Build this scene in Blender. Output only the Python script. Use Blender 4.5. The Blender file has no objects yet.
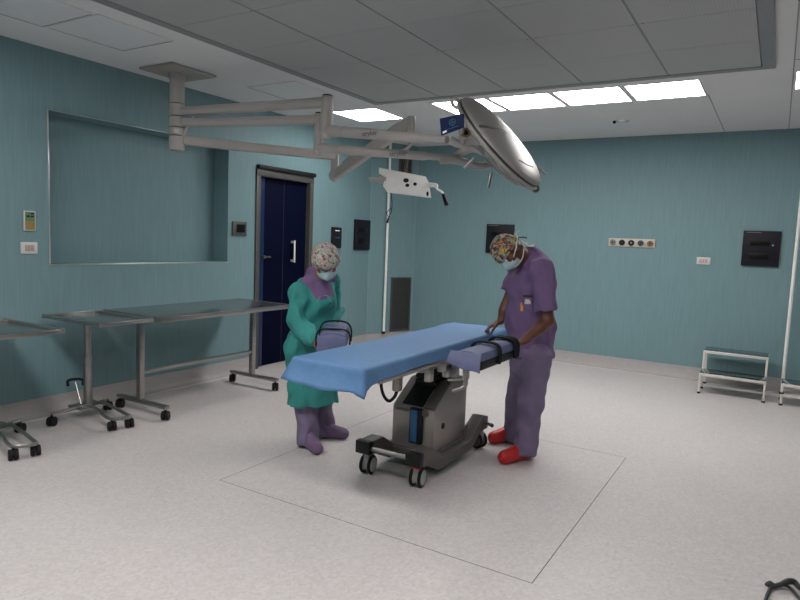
import bpy, bmesh, math, random
import numpy as np
from mathutils import Vector, Matrix
random.seed(4); rng = np.random.default_rng(4)
SC = bpy.context.scene
COL = SC.collection
PI = math.pi
V = Vector

# ------------------------------------------------------------------ camera
CAMH = 1.58
YAW, PITCH, ROLL, FPX = -0.54219, -0.09797, 0.03968, 621.9
fw = V((math.sin(YAW)*math.cos(PITCH), math.cos(YAW)*math.cos(PITCH), math.sin(PITCH)))
r0 = V((math.cos(YAW), -math.sin(YAW), 0)); u0 = r0.cross(fw)
rt = r0*math.cos(ROLL)+u0*math.sin(ROLL); up = u0*math.cos(ROLL)-r0*math.sin(ROLL)
EYE = V((0, 0, CAMH))
cam = bpy.data.cameras.new('camera'); camo = bpy.data.objects.new('camera', cam); COL.objects.link(camo)
cam.sensor_width = 36; cam.lens = FPX/800*36; cam.clip_start = .05
camo.matrix_world = Matrix(((rt.x, up.x, -fw.x, 0), (rt.y, up.y, -fw.y, 0), (rt.z, up.z, -fw.z, CAMH), (0, 0, 0, 1)))
SC.camera = camo

def ray(x, y): return fw + rt*((x-400)/FPX) + up*((300-y)/FPX)
def onz(x, y, z): d = ray(x, y); return EYE+d*((z-CAMH)/d.z)
def ony(x, y, Y): d = ray(x, y); return EYE+d*(Y/d.y)
def onx(x, y, X): d = ray(x, y); return EYE+d*(X/d.x)
HD = V((-math.sin(-YAW), math.cos(YAW), 0))          # horizontal viewing direction
def dep(x, y, hd): d = ray(x, y); return EYE+d*(hd/d.dot(HD))   # a measured point at horizontal distance hd

# ------------------------------------------------------------------ materials
def srgb(c):
    return tuple((v/12.92 if v <= .04045 else ((v+.055)/1.055)**2.4) for v in c)
MATS = {}
def mat(name, col, rough=.5, metal=0., spec=.5, noise=0., nscale=20., bump=0., bscale=60., stretch=(1, 1, 1), emit=None, es=1., coat=0., aniso=0., trans=0.):
    if name in MATS: return MATS[name]
    m = bpy.data.materials.new(name); m.use_nodes = True; nt = m.node_tree; N = nt.nodes; L = nt.links
    b = N['Principled BSDF']
    b.inputs['Base Color'].default_value = (*col, 1); b.inputs['Roughness'].default_value = rough
    b.inputs['Metallic'].default_value = metal; b.inputs['Specular IOR Level'].default_value = spec
    if coat: b.inputs['Coat Weight'].default_value = coat; b.inputs['Coat Roughness'].default_value = .15
    if trans: b.inputs['Transmission Weight'].default_value = trans
    if emit: b.inputs['Emission Color'].default_value = (*emit, 1); b.inputs['Emission Strength'].default_value = es
    tc = N.new('ShaderNodeTexCoord'); mp = N.new('ShaderNodeMapping'); L.new(tc.outputs['Object'], mp.inputs['Vector'])
    mp.inputs['Scale'].default_value = stretch
    if noise:
        n = N.new('ShaderNodeTexNoise'); n.inputs['Scale'].default_value = nscale; n.inputs['Detail'].default_value = 4
        L.new(mp.outputs[0], n.inputs['Vector'])
        r = N.new('ShaderNodeValToRGB'); e = r.color_ramp.elements
        e[0].position = .3; e[1].position = .7
        e[0].color = (*[c*(1-noise) for c in col], 1); e[1].color = (*[min(1, c*(1+noise)) for c in col], 1)
        L.new(n.outputs['Fac'], r.inputs[0]); L.new(r.outputs[0], b.inputs['Base Color'])
    if bump:
        n2 = N.new('ShaderNodeTexNoise'); n2.inputs['Scale'].default_value = bscale; n2.inputs['Detail'].default_value = 3
        L.new(mp.outputs[0], n2.inputs['Vector'])
        bp = N.new('ShaderNodeBump'); bp.inputs['Strength'].default_value = bump; bp.inputs['Distance'].default_value = .01
        L.new(n2.outputs['Fac'], bp.inputs['Height']); L.new(bp.outputs[0], b.inputs['Normal'])
    MATS[name] = m
    return m

M_wall = mat('teal_wall_vinyl', (.172, .280, .302), rough=.5, spec=.3, noise=.075, nscale=1.6, stretch=(40, 40, 2.0), bump=.05, bscale=1.5)
M_ceil = mat('ceiling_white_metal', (.74, .74, .74), rough=.6, spec=.3, noise=.02, nscale=3)
M_skirt = mat('cove_vinyl', (.37, .345, .338), rough=.5, noise=.06, nscale=40)
M_steel = mat('brushed_steel', (.36, .345, .33), rough=.33, metal=.95, noise=.08, nscale=8, stretch=(1, 1, 12))
M_steeltop = mat('polished_steel_top', (.42, .42, .415), rough=.27, metal=1., noise=.05, nscale=4)
M_alu = mat('satin_aluminium', (.75, .75, .74), rough=.3, metal=.9, noise=.03, nscale=12)
M_arm = mat('pendant_warm_grey_paint', (.45, .42, .40), rough=.45, spec=.35, noise=.03, nscale=9)
M_plate = mat('pendant_grey_plate', (.36, .335, .31), rough=.5, noise=.03, nscale=6)
M_white = mat('white_painted_metal', (.88, .86, .83), rough=.4, noise=.03, nscale=15)
M_stool = mat('ivory_painted_tube', (.62, .60, .55), rough=.4, noise=.05, nscale=15)
M_tread = mat('polished_step_tread', (.36, .37, .37), rough=.12, metal=1., noise=.05, nscale=10)
M_black = mat('black_rubber', (.009, .009, .010), rough=.6, spec=.25, noise=.2, nscale=30)
M_blackp = mat('black_plastic', (.012, .012, .014), rough=.5, spec=.25, noise=.15, nscale=20)
M_dkbox = mat('dark_panel_plastic', (.012, .012, .018), rough=.5, spec=.2, noise=.1, nscale=10)
M_dkwin = mat('smoked_window', (.005, .005, .006), rough=.3, spec=.2, noise=.1, nscale=10)
M_grille = mat('dark_grille_metal', (.05, .052, .05), rough=.6, noise=.15, nscale=30)
M_frame = mat('door_frame_steel', (.085, .083, .08), rough=.5, metal=.3, noise=.08, nscale=10)
M_door = mat('navy_door_laminate', (.002, .0035, .018), rough=.6, spec=.05, noise=.12, nscale=3)
M_jamb = mat('blue_door_edge', (.004, .016, .075), rough=.35, noise=.1, nscale=5)
M_dome = mat('lamp_silver_paint', (.34, .325, .305), rough=.40, metal=.25, spec=.4, noise=.02, nscale=6)
M_rim = mat('lamp_rim_grey', (.32, .31, .29), rough=.4, noise=.02, nscale=6)
M_groove = mat('dark_groove', (.03, .028, .026), rough=.5, noise=.1, nscale=20)
M_lens = mat('lamp_lens', (.55, .55, .56), rough=.15, noise=.02, nscale=20)
M_screen = mat('blue_display_glass', (.008, .014, .05), rough=.55, spec=.2, noise=.3, nscale=14, emit=(.01, .02, .07), es=.25)
M_icon = mat('display_icon', (.02, .06, .13), rough=.3, noise=.1, nscale=20, emit=(.03, .09, .18), es=.2)
M_iconw = mat('display_white_field', (.7, .7, .7), rough=.3, noise=.03, nscale=20, emit=(.7, .75, .8), es=.35)
M_drape = mat('blue_drape_cloth', (.092, .195, .365), rough=.6, spec=.35, noise=.05, nscale=30, bump=.12, bscale=120)
M_pad = mat('purple_arm_pad', (.100, .112, .215), rough=.6, noise=.07, nscale=25, bump=.1, bscale=60)
M_strap = mat('black_strap', (.008, .008, .010), rough=.8, spec=.15, noise=.2, nscale=60)
M_cover = mat('table_column_steel', (.34, .31, .285), rough=.4, metal=.45, noise=.06, nscale=5)
M_base = mat('table_base_dark_grey', (.105, .096, .090), rough=.45, noise=.08, nscale=10)
M_hand = mat('hand_control_blue', (.03, .12, .27), rough=.35, noise=.15, nscale=40)
M_castw = mat('castor_pale_grey', (.40, .39, .37), rough=.4, noise=.04, nscale=20)
M_red = mat('red_brake_mark', (.5, .03, .03), rough=.5, noise=.05, nscale=20)
M_scrub = mat('purple_scrub_cloth', (.160, .100, .205), rough=.85, spec=.2, noise=.06, nscale=18, bump=.2, bscale=40)
M_trous = mat('grey_violet_trouser_cloth', (.195, .155, .250), rough=.85, spec=.2, noise=.06, nscale=18, bump=.2, bscale=40)
M_shoec = mat('mauve_shoe_cover', (.17, .105, .20), rough=.7, noise=.08, nscale=25, bump=.2, bscale=50)
M_gown = mat('green_gown_cloth', (.040, .235, .220), rough=.75, spec=.25, noise=.13, nscale=7, bump=.25, bscale=25)
M_skinm = mat('brown_skin', (.115, .042, .026), rough=.5, noise=.08, nscale=30)
M_skinw = mat('tan_skin', (.22, .105, .07), rough=.5, noise=.06, nscale=30)
M_glove = mat('white_glove', (.6, .58, .55), rough=.5, noise=.05, nscale=30)
M_mask = mat('pale_blue_mask', (.34, .47, .50), rough=.8, noise=.06, nscale=30, bump=.15, bscale=90)
M_tie = mat('white_tie', (.62, .62, .58), rough=.8, noise=.05, nscale=50)
M_clog = mat('red_clog', (.56, .018, .016), rough=.4, noise=.06, nscale=20)
M_eye = mat('eye_white', (.6, .58, .55), rough=.2, noise=.02, nscale=50)
M_orange = mat('orange_tag', (.65, .27, .08), rough=.5, noise=.1, nscale=40)
M_badge = mat('badge_card', (.55, .52, .50), rough=.4, noise=.15, nscale=60)
M_cream = mat('cream_socket_plate', (.55, .50, .43), rough=.45, noise=.04, nscale=30)
M_whitep = mat('white_switch_plate', (.62, .60, .58), rough=.4, noise=.03, nscale=30)
M_green = mat('green_key_field', (.12, .22, .10), rough=.5, noise=.15, nscale=60)
M_ochre = mat('ochre_key_field', (.30, .20, .08), rough=.5, noise=.15, nscale=60)
M_pink = mat('pink_key_field', (.45, .34, .33), rough=.5, noise=.08, nscale=60)
M_brass = mat('brass_socket', (.25, .15, .09), rough=.4, metal=.5, noise=.1, nscale=60)
M_greysock = mat('grey_socket', (.16, .18, .17), rough=.5, noise=.1, nscale=60)
M_bluesock = mat('slate_socket', (.06, .07, .09), rough=.4, noise=.1, nscale=60)
M_gold = mat('tan_joint_ring', (.45, .33, .18), rough=.4, noise=.1, nscale=40)
M_letter = mat('grey_lettering', (.13, .12, .11), rough=.6, noise=.05, nscale=40)
M_off = mat('unlit_diffuser', (.70, .71, .725), rough=.5, noise=.02, nscale=6)
M_seam_shade = mat('ceiling_seam_and_shade_grey', (.30, .30, .30), rough=.7, noise=.05, nscale=20)  # for ceiling joints and for shade painted beside the unlit panels
LIGHT_E = 22.0
M_lit = mat('lit_diffuser', (.9, .9, .9), rough=.6, noise=.01, nscale=5, emit=(1., .975, .955), es=LIGHT_E)
M_cable = mat('dark_cable_rubber', (.03, .03, .032), rough=.55, noise=.15, nscale=30)

def node_mat(name):
    m = bpy.data.materials.new(name); m.use_nodes = True
    return m, m.node_tree.nodes, m.node_tree.links, m.node_tree.nodes['Principled BSDF']

# floor: speckled vinyl with a thin dark inlaid rectangle
M_floor, N, L, b = node_mat('speckled_grey_vinyl_floor')
b.inputs['Roughness'].default_value = .42; b.inputs['Specular IOR Level'].default_value = .45
tc = N.new('ShaderNodeTexCoord')
vo = N.new('ShaderNodeTexVoronoi'); vo.inputs['Scale'].default_value = 70; L.new(tc.outputs['Object'], vo.inputs['Vector'])
ra = N.new('ShaderNodeValToRGB'); e = ra.color_ramp.elements
e[0].position = 0.0; e[0].color = (.49, .455, .45, 1); e[1].position = 1; e[1].color = (.61, .565, .555, 1)
L.new(vo.outputs['Color'], ra.inputs[0])
n1 = N.new('ShaderNodeTexNoise'); n1.inputs['Scale'].default_value = 1.3; n1.inputs['Detail'].default_value = 5; L.new(tc.outputs['Object'], n1.inputs['Vector'])
r1 = N.new('ShaderNodeMapRange'); r1.inputs['To Min'].default_value = .95; r1.inputs['To Max'].default_value = 1.04; L.new(n1.outputs['Fac'], r1.inputs['Value'])
mu = N.new('ShaderNodeMix'); mu.data_type = 'RGBA'; mu.blend_type = 'MULTIPLY'; mu.inputs['Factor'].default_value = 1
L.new(ra.outputs[0], mu.inputs['A']); L.new(r1.outputs[0], mu.inputs['B'])
sx = N.new('ShaderNodeSeparateXYZ'); L.new(tc.outputs['Object'], sx.inputs[0])
def mth(op, a, bb=None):
    n = N.new('ShaderNodeMath'); n.operation = op
    for i, q in enumerate((a, bb)):
        if q is None: continue
        if isinstance(q, (int, float)): n.inputs[i].default_value = q
        else: L.new(q, n.inputs[i])
    return n.outputs[0]
dx = mth('SUBTRACT', mth('ABSOLUTE', mth('SUBTRACT', sx.outputs['X'], -1.893)), 1.037)
dy = mth('SUBTRACT', mth('ABSOLUTE', mth('SUBTRACT', sx.outputs['Y'], 3.775)), 1.055)
dd = mth('ABSOLUTE', mth('MAXIMUM', dx, dy))
ln = mth('LESS_THAN', dd, .0024)
m2 = N.new('ShaderNodeMix'); m2.data_type = 'RGBA'; L.new(ln, m2.inputs['Factor']); L.new(mu.outputs['Result'], m2.inputs['A']); m2.inputs['B'].default_value = (.05, .045, .045, 1)
L.new(m2.outputs['Result'], b.inputs['Base Color'])

# perforated filter panels
M_perf, N, L, b = node_mat('perforated_filter_sheet')
b.inputs['Roughness'].default_value = .5
tc = N.new('ShaderNodeTexCoord'); vo = N.new('ShaderNodeTexVoronoi'); vo.inputs['Scale'].default_value = 55; vo.inputs['Randomness'].default_value = 0
L.new(tc.outputs['Object'], vo.inputs['Vector'])
ra = N.new('ShaderNodeValToRGB'); e = ra.color_ramp.elements
e[0].position = .16; e[0].color = (.20, .20, .20, 1); e[1].position = .24; e[1].color = (.42, .425, .42, 1)
L.new(vo.outputs['Distance'], ra.inputs[0]); L.new(ra.outputs[0], b.inputs['Base Color'])
M_hood = mat('filter_hood_frame_grey', (.25, .26, .265), rough=.5, noise=.03, nscale=5)

def floral(name, cols, scale):
    m, N, L, b = node_mat(name); b.inputs['Roughness'].default_value = .85
    tc = N.new('ShaderNodeTexCoord'); nz = N.new('ShaderNodeTexNoise'); nz.inputs['Scale'].default_value = scale*.6
    L.new(tc.outputs['Object'], nz.inputs['Vector'])
    mx = N.new('ShaderNodeMix'); mx.data_type = 'RGBA'; mx.inputs['Factor'].default_value = .06
    L.new(tc.outputs['Object'], mx.inputs['A']); L.new(nz.outputs['Color'], mx.inputs['B'])
    vo = N.new('ShaderNodeTexVoronoi'); vo.inputs['Scale'].default_value = scale; L.new(mx.outputs['Result'], vo.inputs['Vector'])
    sp = N.new('ShaderNodeSeparateColor'); L.new(vo.outputs['Color'], sp.inputs[0])
    r = N.new('ShaderNodeValToRGB'); r.color_ramp.interpolation = 'CONSTANT'
    els = r.color_ramp.elements
    while len(els) < len(cols): els.new(.5)
    for i, c in enumerate(cols): els[i].position = i/len(cols); els[i].color = (*c, 1)
    L.new(sp.outputs[0], r.inputs[0]); L.new(r.outputs[0], b.inputs['Base Color'])
    return m
M_capm = floral('cap_yellow_floral', [(.45, .24, .02), (.10, .03, .03), (.30, .13, .03), (.16, .25, .22), (.5, .36, .06), (.04, .03, .06), (.22, .04, .05), (.32, .34, .26), (.10, .10, .18)], 60)
M_capw = floral('cap_pink_grey_floral', [(.34, .35, .30), (.05, .05, .05), (.42, .15, .15), (.28, .32, .30), (.48, .42, .38), (.22, .25, .24), (.40, .20, .19), (.10, .09, .10), (.38, .40, .36), (.33, .28, .16)], 84)

# ------------------------------------------------------------------ mesh builder
class MB:
    def __init__(s): s.bm = bmesh.new()
    def _xf(s, geom, mtx): bmesh.ops.transform(s.bm, matrix=mtx, verts=geom)
    def box(s, lo, hi, bev=0., seg=2, rot=None, mi=0):
        lo, hi = V(lo), V(hi); c = (lo+hi)/2; d = hi-lo
        t = bmesh.new(); bmesh.ops.create_cube(t, size=1)
        for v in t.verts: v.co = V((v.co.x*d.x, v.co.y*d.y, v.co.z*d.z))
        if bev > 0:
            bmesh.ops.bevel(t, geom=t.edges[:], offset=min(bev, min(d)*.49), segments=seg, affect='EDGES', profile=.5)
        for v in t.verts:
            v.co = (rot @ v.co if rot is not None else v.co)+c
        s._merge(t, mi); return s
    def _merge(s, t, mi=0):
        mp = {}
        for v in t.verts: mp[v] = s.bm.verts.new(v.co)
        for f in t.faces:
            try: nf = s.bm.faces.new([mp[v] for v in f.verts]); nf.material_index = mi
            except ValueError: pass
        t.free()
    def quadm(s, vs, fs, mi=0):
        a = [s.bm.verts.new(v) for v in vs]
        for f in fs:
            try: nf = s.bm.faces.new([a[i] for i in f]); nf.material_index = mi
            except ValueError: pass
        return s
    def tube(s, pts, r, seg=10, smooth=0, closed=False, mi=0, cap=True, flat=None):
        pts = [V(p) for p in pts]; rs = r if isinstance(r, (list, tuple)) else [r]*len(pts)
        if smooth:
            P = []; Rr = []; n = len(pts)
            rng_ = range(n if closed else n-1)
            for i in rng_:
                g = (lambda k: pts[k % n]) if closed else (lambda k: pts[max(0, min(n-1, k))])
                p0, p1, p2, p3 = g(i-1), g(i), g(i+1), g(i+2)
                for j in range(smooth):
                    t = j/smooth
                    P.append(.5*((2*p1)+(p2-p0)*t+(2*p0-5*p1+4*p2-p3)*t*t+(3*p1-p0-3*p2+p3)*t**3))
                    Rr.append(rs[i]*(1-t)+rs[(i+1) % n]*t)
            if not closed: P.append(pts[-1]); Rr.append(rs[-1])
            pts, rs = P, Rr
        n = len(pts); rings = []; nrm = None
        for i, p in enumerate(pts):
            a = pts[(i-1) % n] if (closed or i > 0) else p; c = pts[(i+1) % n] if (closed or i < n-1) else p
            t = (c-a)
            if t.length < 1e-9: t = V((0, 0, 1))
            t.normalize()
            if nrm is None: nrm = V((0, 0, 1)).cross(t) if abs(t.z) < .95 else V((1, 0, 0)).cross(t)
            nrm = (nrm-t*nrm.dot(t))
            if nrm.length < 1e-6: nrm = t.orthogonal()
            nrm.normalize(); bi = t.cross(nrm)
            fx, fy = flat if flat else (1, 1)
            rings.append([s.bm.verts.new(p+(nrm*math.cos(2*PI*k/seg)*fx+bi*math.sin(2*PI*k/seg)*fy)*rs[i]) for k in range(seg)])
        m = n if closed else n-1
        for i in range(m):
            A, B = rings[i], rings[(i+1) % n]
            for k in range(seg):
                f = s.bm.faces.new((A[k], A[(k+1) % seg], B[(k+1) % seg], B[k])); f.material_index = mi
        if cap and not closed:
            f = s.bm.faces.new(rings[0][::-1]); f.material_index = mi
            f = s.bm.faces.new(rings[-1]); f.material_index = mi
        return s
    def cyl(s, a, b2, r, r2=None, seg=20, mi=0): return s.tube([a, b2], [r, r if r2 is None else r2], seg, mi=mi)
    def lathe(s, prof, org, axis, seg=40, mi=0, capend=True):
        axis = V(axis).normalized(); x = axis.orthogonal().normalized(); y = axis.cross(x); org = V(org); rings = []
        for (r, h) in prof:
            if r < 1e-6: rings.append([s.bm.verts.new(org+axis*h)])
            else: rings.append([s.bm.verts.new(org+axis*h+(x*math.cos(2*PI*k/seg)+y*math.sin(2*PI*k/seg))*r) for k in range(seg)])
        for A, B in zip(rings, rings[1:]):
            for k in range(seg):
                k2 = (k+1) % seg
                q = [A[k], A[k2], B[k2], B[k]] if len(A) > 1 and len(B) > 1 else ([A[0], B[k2], B[k]] if len(A) == 1 else [A[k], A[k2], B[0]])
                f = s.bm.faces.new(q); f.material_index = mi
        if capend:
            for R_, rev in ((rings[0], True), (rings[-1], False)):
                if len(R_) > 1:
                    f = s.bm.faces.new(R_[::-1] if rev else R_); f.material_index = mi
        return s
    def prism(s, poly, ext, bev=0, mi=0):
        poly = [V(p) for p in poly]; ext = V(ext); t = bmesh.new()
        a = [t.verts.new(p) for p in poly]; c = [t.verts.new(p+ext) for p in poly]; n = len(poly)
        t.faces.new(a[::-1]); t.faces.new(c)
        for i in range(n): t.faces.new((a[i], a[(i+1) % n], c[(i+1) % n], c[i]))
        bmesh.ops.recalc_face_normals(t, faces=t.faces[:])
        if bev: bmesh.ops.bevel(t, geom=t.edges[:], offset=bev, segments=2, affect='EDGES', profile=.5)
        s._merge(t, mi); return s
    def bar(s, a, b2, w, h, bev=.003, upv=(0, 0, 1), mi=0):
        a, b2 = V(a), V(b2); d = (b2-a); Ln = d.length; d.normalize(); u = V(upv)-d*V(upv).dot(d)
        if u.length < 1e-5: u = d.orthogonal()
        u.normalize(); sd = d.cross(u)
        R = Matrix((d, sd, u)).transposed()
        c = (a+b2)/2; s.box(c-V((Ln, w, h))/2, c+V((Ln, w, h))/2, bev, 2, R, mi); return s
    def sphere(s, c, r, mi=0, seg=16):
        t = bmesh.new(); bmesh.ops.create_uvsphere(t, u_segments=seg, v_segments=seg//2+2, radius=r)
        for v in t.verts: v.co += V(c)
        s._merge(t, mi); return s
    def build(s, name, m, parent=None, origin=None, smooth=True, ang=32, recalc=True):
        if recalc: bmesh.ops.recalc_face_normals(s.bm, faces=s.bm.faces[:])
        me = bpy.data.meshes.new(name)
        org = ROOT[parent] if parent is not None else (V(origin) if origin is not None else V((0, 0, 0)))
        for v in s.bm.verts: v.co = (XF[0] @ v.co if XF[0] is not None else v.co)-org
        s.bm.to_mesh(me); s.bm.free()
        for x in (m if isinstance(m, (list, tuple)) else [m]): me.materials.append(x)
        if smooth:
            me.shade_smooth(); me.set_sharp_from_angle(angle=math.radians(ang))
        o = bpy.data.objects.new(name, me); COL.objects.link(o)
        if parent is not None: o.parent = parent
        else: o.location = org
        ROOT[o] = org
        return o
ROOT = {}
XF = [None]
def tag(o, label, cat, group=None):
    o['label'] = label; o['category'] = cat
    if group: o['group'] = group
    return o
def thing(name, label, cat, loc, group=None):
    o = bpy.data.objects.new(name, None); COL.objects.link(o); o.location = loc; o.empty_display_size = .1
    ROOT[o] = V(loc); tag(o, label, cat, group); return o
def struct(o): o['kind'] = 'structure'; return o
def copy_thing(src, loc, label, group=None, rotz=0):
    c = src.copy(); COL.objects.link(c); c.location = loc; c['label'] = label; c.rotation_euler = (0, 0, rotz)
    if group: c['group'] = group
    for ch in src.children:
        d = ch.copy(); COL.objects.link(d); d.parent = c
        for g in ch.children:
            h = g.copy(); COL.objects.link(h); h.parent = d
    return c

# ------------------------------------------------------------------ room shell
XW, YB, HC = -5.12, 8.33, 2.98
XR, YF = 3.2, -1.6
NY0, NY1, NZ0, NZ1, ND = 2.895, 4.825, 1.26, 2.50, .22          # wall niche
DY0, DY1, DZ = 5.245, 6.235, 2.315                                  # door opening
CY, CX = 7.56, -4.80                                             # chamfered corner
struct(MB().box((XW-.4, YF-.3, -.2), (XR+.3, YB+.3, 0)).build('floor', M_floor))
struct(MB().box((XW-.4, YF-.3, HC), (XR+.3, YB+.3, HC+.2)).build('ceiling', M_ceil))
w = MB(); T = .4
w.box((XW-T, YF-.3, 0), (XW, NY0, HC)); w.box((XW-T, NY0, 0), (XW, NY1, NZ0)); w.box((XW-T, NY0, NZ1), (XW, NY1, HC))
w.box((XW-T, NY0, NZ0), (XW-ND, NY1, NZ1)); w.box((XW-T, NY1, 0), (XW, DY0, HC)); w.box((XW-T, DY0, DZ), (XW, DY1, HC))
w.box((XW-T, DY0, 0), (XW-.25, DY1, DZ)); w.box((XW-T, DY1, 0), (XW, CY, HC))
w.prism([(XW-T, CY, 0), (XW, CY, 0), (CX, YB, 0), (CX, YB+.3, 0), (XW-T, YB+.3, 0)], (0, 0, HC))
struct(w.build('wall_left', M_wall, smooth=False))
struct(MB().box((CX, YB, 0), (XR+.3, YB+.3, HC)).build('wall_back', M_wall, smooth=False))
struct(MB().box((XR, YF, 0), (XR+.3, YB, HC)).build('wall_right', M_wall, smooth=False))
struct(MB().box((XW, YF-.3, 0), (XR, YF, HC)).build('wall_front', M_wall, smooth=False))
# coved skirting
def cove(name, a, b2, nrm):
    a, b2, n = V(a), V(b2), V(nrm).normalized(); h = .155
    prof = [(0, 0), (.075, 0), (.045, .012), (.02, .045), (.010, h), (0, h)]
    A = [a+n*p[0]+V((0, 0, p[1])) for p in prof]; B = [b2+n*p[0]+V((0, 0, p[1])) for p in prof]; k = len(prof)
    m = MB().quadm(A+B, [(i, (i+1) % k, k+(i+1) % k, k+i) for i in range(k)]+[tuple(range(k)), tuple(range(2*k-1, k-1, -1))])
    return struct(m.build(name, M_skirt, ang=50))
cove('baseboard_left', (XW, YF, 0), (XW, DY0-.04, 0), (1, 0, 0))
cove('baseboard_left_far', (XW, DY1+.04, 0), (XW, CY, 0), (1, 0, 0))
cn = V((YB-CY, -(CX-XW), 0)).normalized()
cove('baseboard_corner', (XW, CY, 0), (CX, YB, 0), cn)
cove('baseboard_back', (CX, YB, 0), (XR, YB, 0), (0, -1, 0))
# pale weld seams of the wall vinyl and corner beads
t = MB()
for (a, b2) in (((XW+.001, CY, .155), (XW+.001, CY, HC)), ((CX, YB-.001, .155), (CX, YB-.001, HC))):
    t.cyl(a, b2, .008, seg=8)
struct(t.build('trim_1', mat('pale_teal_bead', (.20, .31, .32), rough=.35, noise=.05, nscale=30)))
# pale weld bead where the cove meets the floor
t = MB(); wb_ = (YB-.078)
t.box((CX+.03, wb_-.010, 0), (XR-.08, wb_+.003, .003)); t.box((XW+.075, YF, 0), (XW+.088, DY0-.04, .003)); t.box((XW+.075, DY1+.04, 0), (XW+.088, CY-.02, .003))
struct(t.build('trim_4', mat('pale_weld_bead', (.72, .70, .69), rough=.5, noise=.04, nscale=30), smooth=False))
# thin metal edge of the niche
t = MB(); e = .012
t.box((XW-.03, NY0-e, NZ0-e), (XW+.006, NY1+e, NZ0), .002); t.box((XW-.03, NY0-e, NZ1), (XW+.006, NY1+e, NZ1+.006), .002)
t.box((XW-.03, NY0-e, NZ0), (XW+.006, NY0, NZ1), .002)
struct(t.build('trim_2', M_alu))
# ceiling seams (thin shadow gaps of the metal ceiling)
t = MB()
def seam(a, b2): t.bar(V((*a, HC)), V((*b2, HC)), .009, .004, 0)
seam((-.02, 1.0), (-.02, YB)); seam((-.66, 6.33), (-.66, YB)); seam((.62, 1.0), (.62, YB)); seam((-.02, 5.42), (.62, 5.42)); seam((-3.2, 6.33), (-3.2, YB)); 
struct(t.build('trim_3', M_seam_shade, smooth=False))

# door
d1 = MB().box((XW-.1, DY0+.05, 0.005), (XW-.05, DY1-.05, DZ-.06), .004).build('door_1', M_door); struct(d1)
dy = DY0+.05
MB().box((XW-.049, dy, .01), (XW-.030, dy+.12, DZ-.07), .004).build('door_edge_strip', M_jamb, d1)
yh = onx(294.5, 251.5, XW).y; zh = onx(294.5, 251.5, XW).z
h = MB().bar((XW-.0, yh, zh-.135), (XW-.0, yh, zh+.135), .045, .02, .004)
h.box((XW-.05, yh-.01, zh-.13), (XW-.0, yh+.01, zh-.10)); h.box((XW-.05, yh-.01, zh+.10), (XW-.0, yh+.01, zh+.13))
h.build('door_handle', M_white, d1)
pv = onx(265, 257, XW-.0)
lv = MB().cyl((XW-.049, pv.y, pv.z), (XW-.0, pv.y, pv.z), .02).bar((XW-.005, pv.y, pv.z), (XW-.005, pv.y+.1, pv.z), .02, .02, .004)
lv.build('lever_handle', M_frame, d1)
MB().box((XW-.0515, DY0+.52, .01), (XW-.0495, DY0+.525, DZ-.07)).build('leaf_joint', M_groove, d1)
f = MB(); fw_ = .075
f.box((XW-.25, DY0-.01, 0), (XW+.02, DY0+fw_-.02, DZ-.01), .004); f.box((XW-.25, DY1-fw_+.02, 0), (XW+.02, DY1+.01, DZ-.01), .004)
f.box((XW-.25, DY0-.01, DZ-.085), (XW+.021, DY1+.01, DZ-.005), .004)
fo = f.build('door_frame_1', M_frame); struct(fo)
struct(MB().box((XW-.01, DY0-.0, DZ-.005), (XW+.05, DY1+.02, DZ+.04), .004).build('door_track_1', M_blackp))

# ------------------------------------------------------------------ ceiling lights
def cl(x0, y0, s=.58, lit=True, label='', group=None):
    o = thing('ceiling_light', label, 'ceiling light', (x0+s/2, y0+s/2, HC), group)
    f = MB(); g = .014
    for a in (((x0-g, y0-g), (x0+s+g, y0)), ((x0-g, y0+s), (x0+s+g, y0+s+g)), ((x0-g, y0), (x0, y0+s)), ((x0+s, y0), (x0+s+g, y0+s))):
        f.box((*a[0], HC-.006), (*a[1], HC-.0002))
    f.build('frame', M_ceil, o, smooth=False)
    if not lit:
        MB().box((x0-.009, y0, HC-.0075), (x0, y0+s+.009, HC-.0055)).box((x0, y0+s, HC-.0075), (x0+s, y0+s+.009, HC-.0055)).build('painted_gap_shade', M_seam_shade, o, smooth=False)  # grey strips paint the shade in the step along left and far edges
    MB().box((x0, y0, HC-.004), (x0+s, y0+s, HC-.0003)).build('diffuser', M_lit if lit else M_off, o, smooth=False)
    return o
GL = 'lit ceiling panels along the back edge of the filter hood'
cl(-4.45, 5.74, label='lit square ceiling panel standing alone above the pendant arms near the dark door', group=GL)
cl(-3.17, 5.74, label='lit ceiling panel left of the row, partly hidden behind the raised lamp dome', group=GL)
cl(-2.535, 5.74, label='lit ceiling panel second from the left in the back row, right of the lamp dome', group=GL)
cl(-1.90, 5.74, label='lit ceiling panel third from the left in the row behind the filter hood', group=GL)
cl(-1.265, 5.74, label='lit ceiling panel at the right end of the row behind the filter hood', group=GL)
cl(.005, 5.76, label='lit ceiling panel cut by the right edge of the picture above the dark wall box', group=GL)
GU = 'unlit ceiling panels along the left wall'
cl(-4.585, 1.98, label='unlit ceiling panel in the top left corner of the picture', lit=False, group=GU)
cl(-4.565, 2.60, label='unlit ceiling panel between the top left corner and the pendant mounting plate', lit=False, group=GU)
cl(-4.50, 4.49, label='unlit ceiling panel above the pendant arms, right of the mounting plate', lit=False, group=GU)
GB = 'lit ceiling panels behind the viewer'
for i, (x, wd) in enumerate(((-4.45, 'far left'), (-3.17, 'left'), (-2.535, 'middle left'), (-1.90, 'middle right'), (-1.265, 'right'), (.005, 'far right'))):
    cl(x, .95, label='lit ceiling panel of the front row above the viewer, %s one' % wd, group=GB)

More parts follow.
